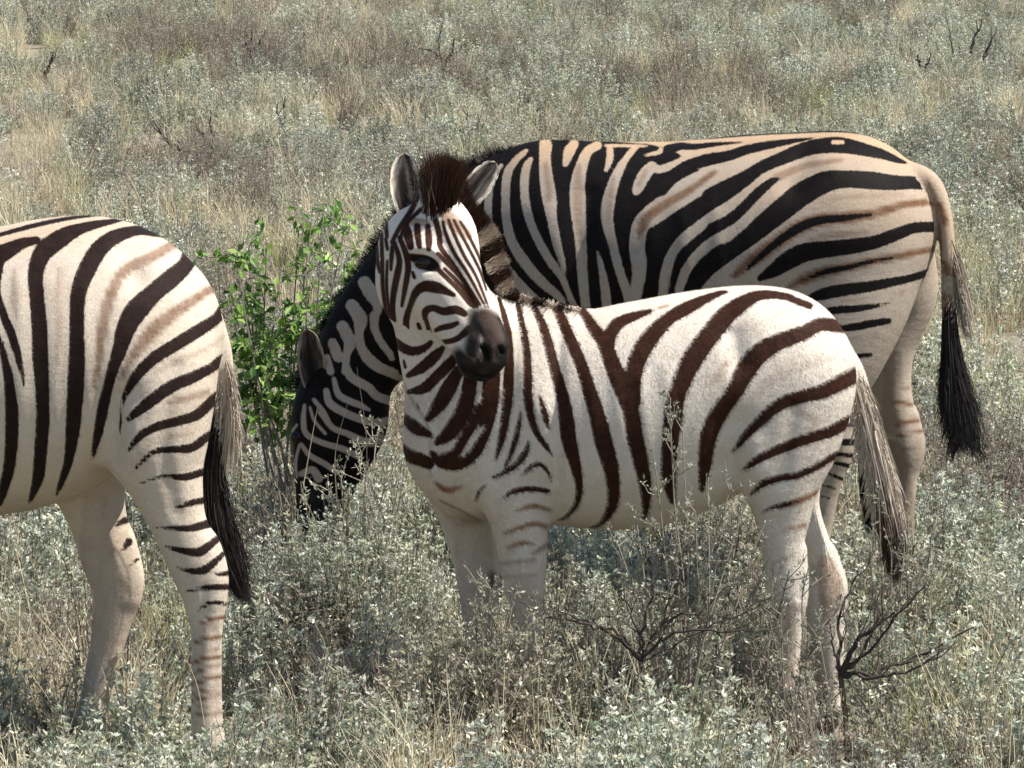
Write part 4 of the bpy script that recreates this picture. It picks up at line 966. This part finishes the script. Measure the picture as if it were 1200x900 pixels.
def gn_scatter(name, kind, pts, rots, scl, label, cat):
    coll, n = protos[kind]
    me = bpy.data.meshes.new(name); me.from_pydata([tuple(map(float, p)) for p in pts], [], [])
    a = me.attributes.new('rz', 'FLOAT_VECTOR', 'POINT'); a.data.foreach_set('vector', np.asarray(rots, np.float32).ravel())
    a = me.attributes.new('sc', 'FLOAT', 'POINT'); a.data.foreach_set('value', np.asarray(scl, np.float32))
    a = me.attributes.new('pick', 'INT', 'POINT'); a.data.foreach_set('value', rng.integers(0, n, len(pts)).astype(np.int32))
    o = bpy.data.objects.new(name, me); sc.collection.objects.link(o)
    ng = bpy.data.node_groups.new(name + '_scatter', 'GeometryNodeTree')
    ng.interface.new_socket('Geometry', in_out='INPUT', socket_type='NodeSocketGeometry')
    ng.interface.new_socket('Geometry', in_out='OUTPUT', socket_type='NodeSocketGeometry')
    gi = ng.nodes.new('NodeGroupInput'); go = ng.nodes.new('NodeGroupOutput')
    ci = ng.nodes.new('GeometryNodeCollectionInfo'); ci.inputs['Collection'].default_value = coll
    ci.inputs['Separate Children'].default_value = True; ci.inputs['Reset Children'].default_value = True
    ip = ng.nodes.new('GeometryNodeInstanceOnPoints'); ip.inputs['Pick Instance'].default_value = True
    def na(nm, ty):
        q = ng.nodes.new('GeometryNodeInputNamedAttribute'); q.data_type = ty; q.inputs['Name'].default_value = nm
        return q.outputs['Attribute']
    ng.links.new(gi.outputs[0], ip.inputs['Points']); ng.links.new(ci.outputs[0], ip.inputs['Instance'])
    ng.links.new(na('pick', 'INT'), ip.inputs['Instance Index'])
    ng.links.new(na('rz', 'FLOAT_VECTOR'), ip.inputs['Rotation']); ng.links.new(na('sc', 'FLOAT'), ip.inputs['Scale'])
    ng.links.new(ip.outputs[0], go.inputs[0])
    md = o.modifiers.new('scatter', 'NODES'); md.node_group = ng
    tag(o, label, cat, kind='stuff')
    return o

# cover regions, as patches on the ground: (x, y, rx, ry, kind, strength)
PATCH = []
def patch(px, py, rx, ry, kind, st=1.0):
    g = onground(px, py, .15); sx = scale_at(g)
    g2 = onground(px, py - ry, .15); g3 = onground(px, py + ry, .15)
    PATCH.append((g[0], g[1], rx / sx, max(.3, abs(g2[1] - g3[1]) / 2), kind, st))
for a in [
    (20, 170, 70, 60, 'straw', 1.6), (40, 110, 60, 25, 'straw', .8), (60, 40, 90, 20, 'straw', .9), (250, 140, 160, 30, 'straw', .5), (330, 60, 120, 40, 'brown', .9), (200, 40, 90, 20, 'brown', .8),
    (440, 60, 90, 18, 'straw', .7), (500, 70, 70, 30, 'brown', 1.0), (760, 85, 130, 24, 'brown', 1.4), (740, 85, 60, 20, 'olive', .9), (660, 30, 140, 16, 'brown', .9), (820, 130, 300, 14, 'straw', 1.2), (900, 118, 200, 14, 'green', .6),
    (940, 55, 260, 30, 'silver', 1.0), (620, 110, 120, 16, 'silver', .8), (750, 148, 250, 8, 'silver', 1.2), (1060, 160, 180, 16, 'silver', 1.2), (640, 55, 180, 20, 'silver', .9),
    (1150, 200, 70, 30, 'brown', 1.5), (1130, 100, 80, 20, 'straw', .6), (1170, 250, 50, 20, 'silver', 1.2), (1170, 310, 60, 30, 'green', .8), (1170, 370, 60, 40, 'straw', 1.6), (1160, 440, 50, 40, 'green', 1.2), (1150, 440, 60, 60, 'straw', 1.2),
    (1080, 500, 50, 30, 'silver', .8), (1140, 560, 90, 50, 'brown', 1.6), (1120, 660, 80, 40, 'green', 1.1), (1160, 620, 60, 40, 'silver', .9), (1170, 760, 60, 60, 'straw', .9), (1080, 800, 50, 50, 'green', .9), (1160, 860, 60, 40, 'straw', 1.2),
    (100, 200, 160, 24, 'silver', .7), (220, 190, 70, 24, 'brown', 1.3), (40, 215, 50, 20, 'brown', .8), (280, 250, 120, 50, 'straw', 1.0), (330, 210, 160, 24, 'brown', .5), (270, 310, 60, 60, 'brown', 1.2), (250, 260, 60, 40, 'straw', .8),
    (180, 80, 120, 16, 'silver', .6), (420, 120, 140, 30, 'silver', .5), (440, 125, 60, 30, 'brown', .5), (30, 20, 60, 14, 'silver', .8), (560, 20, 60, 14, 'silver', .6),
    (320, 430, 40, 50, 'straw', 1.3), (460, 520, 40, 50, 'straw', 1.0), (440, 700, 60, 50, 'straw', 1.6), (400, 690, 40, 40, 'green', .7), (330, 580, 60, 40, 'silver', 1.2), (420, 600, 80, 50, 'silver', 1.4),
    (370, 740, 80, 60, 'silver', .8), (60, 660, 90, 70, 'silver', 1.2), (30, 800, 60, 80, 'straw', .9), (170, 780, 60, 50, 'straw', 1.0), (90, 850, 90, 40, 'silver', 1.0), (340, 860, 120, 50, 'silver', 1.4),
    (520, 790, 120, 60, 'olive', 1.5), (560, 830, 60, 40, 'brown', .9), (680, 800, 80, 60, 'olive', .8), (750, 860, 220, 50, 'silver', 1.6), (700, 700, 60, 50, 'silver', .8), (840, 640, 80, 60, 'olive', 1.0), (760, 650, 80, 30, 'straw', .9),
    (1000, 740, 80, 60, 'green', .5), (1010, 860, 120, 40, 'silver', 1.2), (960, 600, 60, 50, 'straw', .9), (420, 830, 40, 50, 'brown', 1.2), (290, 640, 60, 60, 'silver', 1.2)]:
    patch(*a)

KINDS = ['silver', 'olive', 'brown', 'straw', 'green']
BASEW = dict(silver=.70, olive=.34, brown=.26, straw=.62, green=.20)
def weights(x, y):
    wgt = {}
    for i, kd in enumerate(KINDS):
        nz = mnoise.noise(Vector((x * .55 + i * 17.3, y * .28 + i * 5.1, i * 3.3))) + .5 * mnoise.noise(Vector((x * 1.7 + i * 7, y * 1.1, i)))
        wgt[kd] = BASEW[kd] * math.exp(2.9 * nz)
    if y > 15:
        wgt['straw'] *= 1.9; wgt['brown'] *= .6
    for (gx, gy, rx, ry, kd, st) in PATCH:
        q = ((x - gx) / rx) ** 2 + ((y - gy) / ry) ** 2
        if q < 4: wgt[kd] += st * 3.2 * math.exp(-q * 1.3)
    return wgt

# where hooves stand the plants part a little
HOOF = []
for o_ in (L_zebra, B_zebra, F_zebra):
    me = o_.data; n_ = len(me.vertices); co = np.empty(n_ * 3, np.float32); me.vertices.foreach_get('co', co); co = co.reshape(-1, 3)
    lowv = co[co[:, 2] < .03] + np.array(o_.location)
    HOOF += [tuple(v[:2]) for v in lowv[::40]]
HOOF = np.array(HOOF)

LOWC = [(onground(q_, 900)[0], 11.72, .13, .62) for q_ in (905, 930, 955, 980)] + [(onground(q_, 900)[0], 11.5, .12, .75) for q_ in (905, 930, 955, 980)]     # (x, y, r, factor): places where the cover stays low
acc = {kd: ([], [], []) for kd in KINDS}
y = 9.6
while y < 62:
    dens = 34 if y < 17 else (22 if y < 26 else 13)
    half = 0.103 * y + 1.1 + (.8 if y > 20 else 0)
    step = .5
    nn = rng.poisson(dens * 2 * half * step)
    for i in range(nn):
        x = rng.uniform(-half, half); yy = y + rng.random() * step
        wg = weights(x, yy); tot = sum(wg.values()); r = rng.random() * tot
        for kd in KINDS:
            r -= wg[kd]
            if r <= 0: break
        scl = rng.uniform(.62, 1.12)
        if yy < 12: scl = max(scl, rng.uniform(.8, 1.1))
        if kd in ('straw', 'green'): scl *= .95
        if yy < 13.3:
            dd = np.hypot(HOOF[:, 0] - x, HOOF[:, 1] - yy).min()
            if dd < .05: scl *= .8
        # between the camera and a hind leg of the left zebra the cover is low
        for (lx, ly, lr, lf) in LOWC:
            if math.hypot(lx - x, ly - yy) < lr: scl *= lf
        P_, R_, S2 = acc[kd]
        P_.append((x, yy, -.01)); R_.append((rng.normal(0, .10), rng.normal(0, .10), rng.uniform(0, 6.28))); S2.append(scl)
    y += step
acc['tall'] = ([], [], [])
for (px_, py_, Y_, sc_) in [(350, 600, 13.0, 1.45), (385, 600, 12.9, 1.6), (415, 600, 12.95, 1.6), (450, 600, 12.9, 1.65), (478, 600, 13.0, 1.55), (365, 600, 12.7, 1.45), (400, 600, 12.75, 1.5), (435, 600, 12.7, 1.55), (330, 600, 12.9, 1.3), (500, 600, 12.8, 1.35), (465, 600, 12.6, 1.4), (310, 600, 13.1, 1.2),
    (400, 600, 13.05, 1.55), (430, 600, 13.05, 1.6), (370, 600, 12.85, 1.5), (345, 600, 12.8, 1.4), (455, 600, 12.75, 1.5)]:
    g_ = at(px_, py_, Y_); P_, R_, S2 = acc['tall']
    P_.append((g_[0], Y_, -.01)); R_.append((0, 0, rng.uniform(0, 6.28))); S2.append(sc_ * .62)
for (px_, Y_, sc_) in [(530, 11.75, 1.2), (560, 11.7, 1.3), (590, 11.75, 1.25), (620, 11.7, 1.25), (500, 11.6, 1.1), (640, 11.8, 1.1), (1040, 13.2, 1.2), (1065, 13.25, 1.2), (1010, 13.2, 1.15)]:
    g_ = at(px_, 700, Y_); P_, R_, S2 = acc['olive']
    P_.append((g_[0], Y_, -.01)); R_.append((0, 0, rng.uniform(0, 6.28))); S2.append(sc_)
info = dict(tall=('tall_silver_shrubs', 'taller silvery shrubs massed under the grazing zebra muzzle', 'shrubs'), silver=('silver_shrub_cover', 'low silvery grey shrublets covering the plain', 'ground cover'), olive=('olive_shrub_cover', 'low olive and khaki shrublets between the silver ones', 'ground cover'),
            brown=('brown_shrub_cover', 'dry brownish twiggy shrublets scattered over the plain', 'ground cover'), straw=('dry_grass', 'pale straw coloured dry grass tufts between the shrubs', 'grass'),
            green=('green_grass', 'yellow green grass tufts between the shrubs', 'grass'))
for kd in KINDS + ['tall']:
    P_, R_, S2 = acc[kd]
    gn_scatter(info[kd][0], kd, P_, R_, S2, info[kd][1], info[kd][2])
print('cover', {kd: len(acc[kd][0]) for kd in KINDS})

# ================================================================== single plants
def place(pm, name, mats, loc, label, cat, group=None):
    o = bpy.data.objects.new(name, pm.mesh(name, mats)); sc.collection.objects.link(o); o.location = loc
    return tag(o, label, cat, group)

def bare_tree(pm, start, dirv, length, r0, depth, col, droop=0.0, split=(2, 3), spread=.55):
    n = 6; pts = [np.array(start, float)]; dcur = np.array(dirv, float); dcur /= np.linalg.norm(dcur)
    for i in range(n):
        dcur = dcur + rv(.16) * np.array([1, .8, 1]) + np.array([0, 0, .05 - droop]); dcur /= np.linalg.norm(dcur)
        pts.append(pts[-1] + dcur * length / n)
    pm.tube(pts, r0, r0 * .5, np.array(col) * rng.uniform(.8, 1.25), 1, 5 if r0 > .004 else 3)
    if depth > 0:
        for i in range(rng.integers(split[0], split[1] + 1) + 1):
            j = rng.integers(2, n + 1) if i else n
            dv = dcur + rv(spread)
            bare_tree(pm, pts[j], dv, length * rng.uniform(.5, .8), r0 * rng.uniform(.45, .62), depth - 1, col, droop, split, spread)

def dead_shrub(px, py, limbs, label, cat='dead shrub', depth=2, col=(.055, .043, .036), r=.008, zoff=0.0, Y=None):
    g = onground(px, py, .12) if Y is None else at(px, py, Y)
    base = np.array([g[0], g[1], 0.0]); sx = scale_at(g)
    pm = PM()
    top = np.array([0, 0, max(.02, g[2])])
    pm.tube([np.array([.02, .05, -.03]), top * .5 + np.array([.015, .03, 0]), top], r * .9, r * .9, np.array(col) * 1.8, 1, 6)
    for (dx, dy, bend, dd, rr) in limbs:            # limbs as offsets in photo px from the fork, depth offset m
        e = top + np.array([dx / sx, dd, -dy / sx]); m1 = top + (e - top) * .5 + np.array([bend[0] / sx, dd * .2, -bend[1] / sx])
        pts = catmull([top, m1, e], 6); pts[1:-1] += rng.normal(0, .004, pts[1:-1].shape)
        pm.tube(pts, r * rr, r * rr * .35, np.array(col) * rng.uniform(.8, 1.3), 1, 5)
        for q in range(depth * 3):
            j = rng.integers(3, len(pts))
            dv = (pts[j] - pts[j - 1]); dv = dv / np.linalg.norm(dv) + rv(.5) + np.array([0, 0, .25])
            bare_tree(pm, pts[j], dv, rng.uniform(.4, .8) * np.linalg.norm(e - top) * .5, r * rr * .35, max(0, depth - 1), np.array(col) * 1.5, 0, (1, 2), .5)
    return place(pm, 'dead_shrub', [M_TWIG, M_TWIG], base, label, cat, 'bare dead shrubs')

dead_shrub(985, 792, [(60, -78, (-8, -10), -.03, 1.0), (20, -115, (-10, -6), .05, .7), (110, -28, (0, 10), -.08, .8), (160, -55, (-6, 16), .05, .8), (45, -100, (12, 12), 0, .6), (-12, -60, (-3, -2), .02, .5), (95, -110, (-10, 14), -.05, .7)],
           'dark bare dead shrub right of the foal\'s hind legs, its branches spreading to the right', depth=2, r=.0075, Y=11.75)
dead_shrub(752, 775, [(-85, -60, (0, -8), -.05, .9), (-115, -48, (12, -14), .05, .7), (20, -105, (-6, 4), .0, .8), (75, -60, (-14, -8), .04, .9), (130, -40, (-30, -16), -.04, .8), (-20, -80, (4, 0), 0, .6), (50, -110, (0, 10), .05, .6), (150, -75, (-20, 10), 0, .6)],
           'thin dark twiggy dead shrub in front of the foal\'s belly and hind leg', depth=2, r=.0062, Y=11.65)
for (px, py, limbs, lab) in [
    (240, 183, [(-55, -30, (-2, 6), 0, .9), (6, -38, (8, 4), 0, 1), (-10, -30, (4, -6), .1, .7), (-60, -42, (-8, 10), 0, .6)], 'crooked dark dead shrub above the back of the left zebra'),
    (294, 66, [(-6, -26, (-3, 0), 0, .7), (16, -30, (0, 3), .1, .7), (2, -30, (0, 0), 0, .6)], 'small bare upright dead shrub upper left of the centre'),
    (52, 88, [(10, -24, (2, 0), 0, 1), (14, -28, (0, 4), 0, .5)], 'short dark stick standing at the upper left edge'),
    (160, 60, [(-12, -6, (0, -3), 0, .8), (10, -4, (0, -4), 0, .8)], 'short grey dead stick lying in shrubs at the far left'),
    (520, 75, [(-28, -18, (0, -6), 0, .8), (12, -30, (4, 0), 0, .9), (20, -16, (2, -4), 0, .7), (-4, -40, (-4, 0), 0, .5)], 'dark dead shrub above the ears of the foal'),
    (335, 152, [(-10, -30, (-4, 0), 0, .6), (10, -22, (3, 0), 0, .5), (0, -40, (-2, 0), 0, .5)], 'thin brown dead shrub between left zebra and foal'),
    (548, 160, [(-14, -16, (-3, 0), 0, .6), (14, -20, (3, 0), 0, .6), (0, -28, (0, 0), 0, .5)], 'low dark twiggy dead shrub behind the foal\'s ears'),
    (1138, 80, [(8, -46, (-4, 0), 0, 1.1), (24, -36, (4, 4), 0, 1.1), (-14, -28, (-6, 0), 0, .8), (-24, -44, (-8, 4), .1, .6)], 'forked black dead stump in the upper right corner'),
    (1082, 82, [(-6, -18, (-2, 0), 0, 1), (8, -20, (2, 0), 0, .6)], 'short dark broken stick beside the forked stump upper right'),
    (700, 62, [(-10, -14, (0, 0), 0, .5), (12, -16, (0, 0), 0, .5)], 'small brown dead shrub far behind the grazing zebra\'s shoulders'),
    (800, 90, [(-8, -22, (0, 0), 0, .5), (8, -16, (0, 0), 0, .5)], 'small grey dead shrub far behind the grazing zebra\'s back')]:
    dead_shrub(px, py, limbs, lab, depth=1, r=.016)

# green leafy bush between the left zebra and the grazing one
def green_bush():
    Yb = 14.6
    gx = at(345, 480, Yb); pm = PM(); base = np.array([gx[0], Yb, 0.0])
    tops = [(378, 246, .0), (405, 262, .1), (425, 300, -.1), (350, 268, .1), (312, 285, 0), (292, 290, .1), (390, 300, .15), (360, 320, -.1), (330, 350, 0), (285, 345, .05), (268, 350, -.05), (275, 385, -.1), (300, 385, .1), (395, 345, -.12), (415, 340, .1), (380, 370, .1), (440, 330, .15), (275, 300, -.1), (335, 275, 0), (365, 262, .1)]
    for (tx, ty, dd) in tops:
        e = at(tx, ty, Yb + dd) - base
        b0 = np.array([rng.normal(0, .04), rng.normal(0, .04), 0]); m1 = b0 * .4 + e * .5 + rv(.03); m1[2] = e[2] * .5
        pts = catmull([b0, m1, e], 8)
        pm.tube(pts, .005, .0018, (.20, .18, .15), 1, 4)
        for q in range(9):
            j = rng.integers(int(len(pts) * .52), len(pts)); tip = pts[j] + rv(.065) * np.array([1, 1, .7]) + np.array([0, 0, .02])
            pm.tube([pts[j], tip], .0018, .0012, (.18, .17, .12), 1, 3)
            for z in range(11):
                p = pts[j] + (tip - pts[j]) * rng.uniform(.2, 1.1) + rv(.008)
                c = np.array([(.12, .23, .035), (.19, .33, .055), (.07, .15, .03), (.28, .42, .10)][rng.integers(4)]) * rng.uniform(.7, 1.2)
                pm.leaf(p, rv(.8) + np.array([0, 0, .2]), rv(.6) + np.array([.3, -.3, 1]), rng.uniform(.026, .045), rng.uniform(.013, .022), c, 0)
    place(pm, 'leafy_bush', [M_GREEN, M_TWIG], base, 'bright green leafy bush between the left zebra and the grazing head', 'bush')
green_bush()

def sprig(px, py, Y, H, tips, label, n=1):
    g = at(px, py, Y); base = np.array([g[0], Y, 0.0]); pm = PM()
    for (tx, ty, dd) in tips:
        e = at(tx, ty, Y + dd) - base
        b0 = rv(.02); b0[2] = 0
        m1 = (b0 + e) / 2 + rv(.02)
        pts = catmull([b0, m1, e], 8); pm.tube(pts, .0035, .0014, (.26, .22, .18), 1, 4)
        for q in range(16):
            j = rng.integers(4, len(pts)); dv = (pts[j] - pts[j - 1]); dv = dv / np.linalg.norm(dv) + rv(.6)
            ln = rng.uniform(.03, .09); tip = pts[j] + dv / np.linalg.norm(dv) * ln
            pm.tube([pts[j], (pts[j] + tip) / 2 + rv(.004), tip], .0016, .0009, (.28, .24, .19), 1, 3)
            for z in range(9):
                p = pts[j] + (tip - pts[j]) * rng.uniform(.35, 1.05) + rv(.003)
                pm.leaf(p, rv(.7) + np.array([0, 0, .7]), rv(), rng.uniform(.009, .017), rng.uniform(.004, .007), np.array([(.33, .34, .25), (.40, .40, .32), (.27, .29, .2)][rng.integers(3)]) * rng.uniform(.75, 1.2))
    place(pm, 'grey_shrub', [M_SILVER, M_TWIG], base, label, 'shrub', 'grey leafy shrubs among the zebras')
sprig(800, 760, 11.72, 1, [(785, 478, 0), (800, 505, .03), (770, 560, -.03), (830, 560, .05), (855, 575, 0), (745, 605, .05), (815, 600, -.05), (870, 600, 0), (790, 585, 0), (725, 640, 0), (845, 625, -.05), (885, 640, .05)], 'tall pale grey leafy sprig rising in front of the foal\'s belly')
sprig(570, 800, 11.7, 1, [(565, 700, 0), (600, 690, .05), (540, 740, 0), (585, 720, -.05), (620, 715, 0), (555, 720, .06), (640, 740, 0), (510, 760, 0), (600, 745, -.08), (575, 690, 0)], 'grey green leafy shrub hiding the foal\'s front hooves')
sprig(910, 800, 11.75, 1, [(880, 655, 0), (905, 680, .05), (925, 668, 0), (940, 700, -.03), (890, 700, 0), (860, 690, .05), (915, 720, -.05), (960, 740, 0), (1000, 690, .1)], 'grey leafy shrub hiding the foal\'s near hind leg')
sprig(1045, 740, 12.0, 1, [(1030, 585, 0), (1045, 620, .03), (1060, 640, 0), (1020, 640, -.03), (1075, 660, .05)], 'grey leafy shrub below the foal\'s tail')
sprig(440, 640, 12.9, 1, [(420, 535, 0), (440, 520, .05), (455, 545, 0), (400, 560, 0), (475, 545, .05), (385, 575, 0), (430, 560, -.05), (360, 590, 0), (465, 580, 0), (410, 585, .0)], 'silvery leafy shrub under the muzzle of the grazing zebra')

# long dry grass stalks that stand out on their own
def stalks():
    pm = PM()
    o0 = onground(600, 800)
    for (a, b_, Y, th) in [((352, 590), (372, 478), 12.9, .0), ((425, 600), (418, 430), 12.8, 0), ((395, 590), (408, 470), 12.8, 0), ((15, 800), (110, 880), 11.2, 0), ((285, 215), (262, 340), 15.5, 0), ((240, 200), (280, 330), 15.8, 0),
                           ((240, 850), (205, 745), 11.1, 0), ((108, 825), (110, 760), 11.15, 0), ((70, 860), (0, 750), 11.2, 0), ((135, 840), (90, 780), 11.2, 0), ((1080, 440), (1140, 400), 14.2, 0), ((420, 255), (440, 210), 16, 0), ((900, 855), (1000, 880), 11.3, 0),
                           ((690, 900), (640, 800), 11.3, 0), ((960, 680), (1000, 600), 12.6, 0), ((975, 690), (990, 590), 12.6, 0)]:
        p = at(*a, Y); q = at(*b_, Y + .05)
        m_ = (p + q) / 2 + rv(.01)
        pm.blade(catmull([p - o0, m_ - o0, q - o0], 4), .0036, (.40, .33, .2), (.60, .52, .36))
    return pm
pm = stalks()
o = bpy.data.objects.new('grass_stalks', pm.mesh('grass_stalks', [M_GRASS, M_TWIG])); sc.collection.objects.link(o); o.location = onground(600, 800)
tag(o, 'long pale dry grass stalks sticking out of the shrubs', 'grass', kind='stuff')
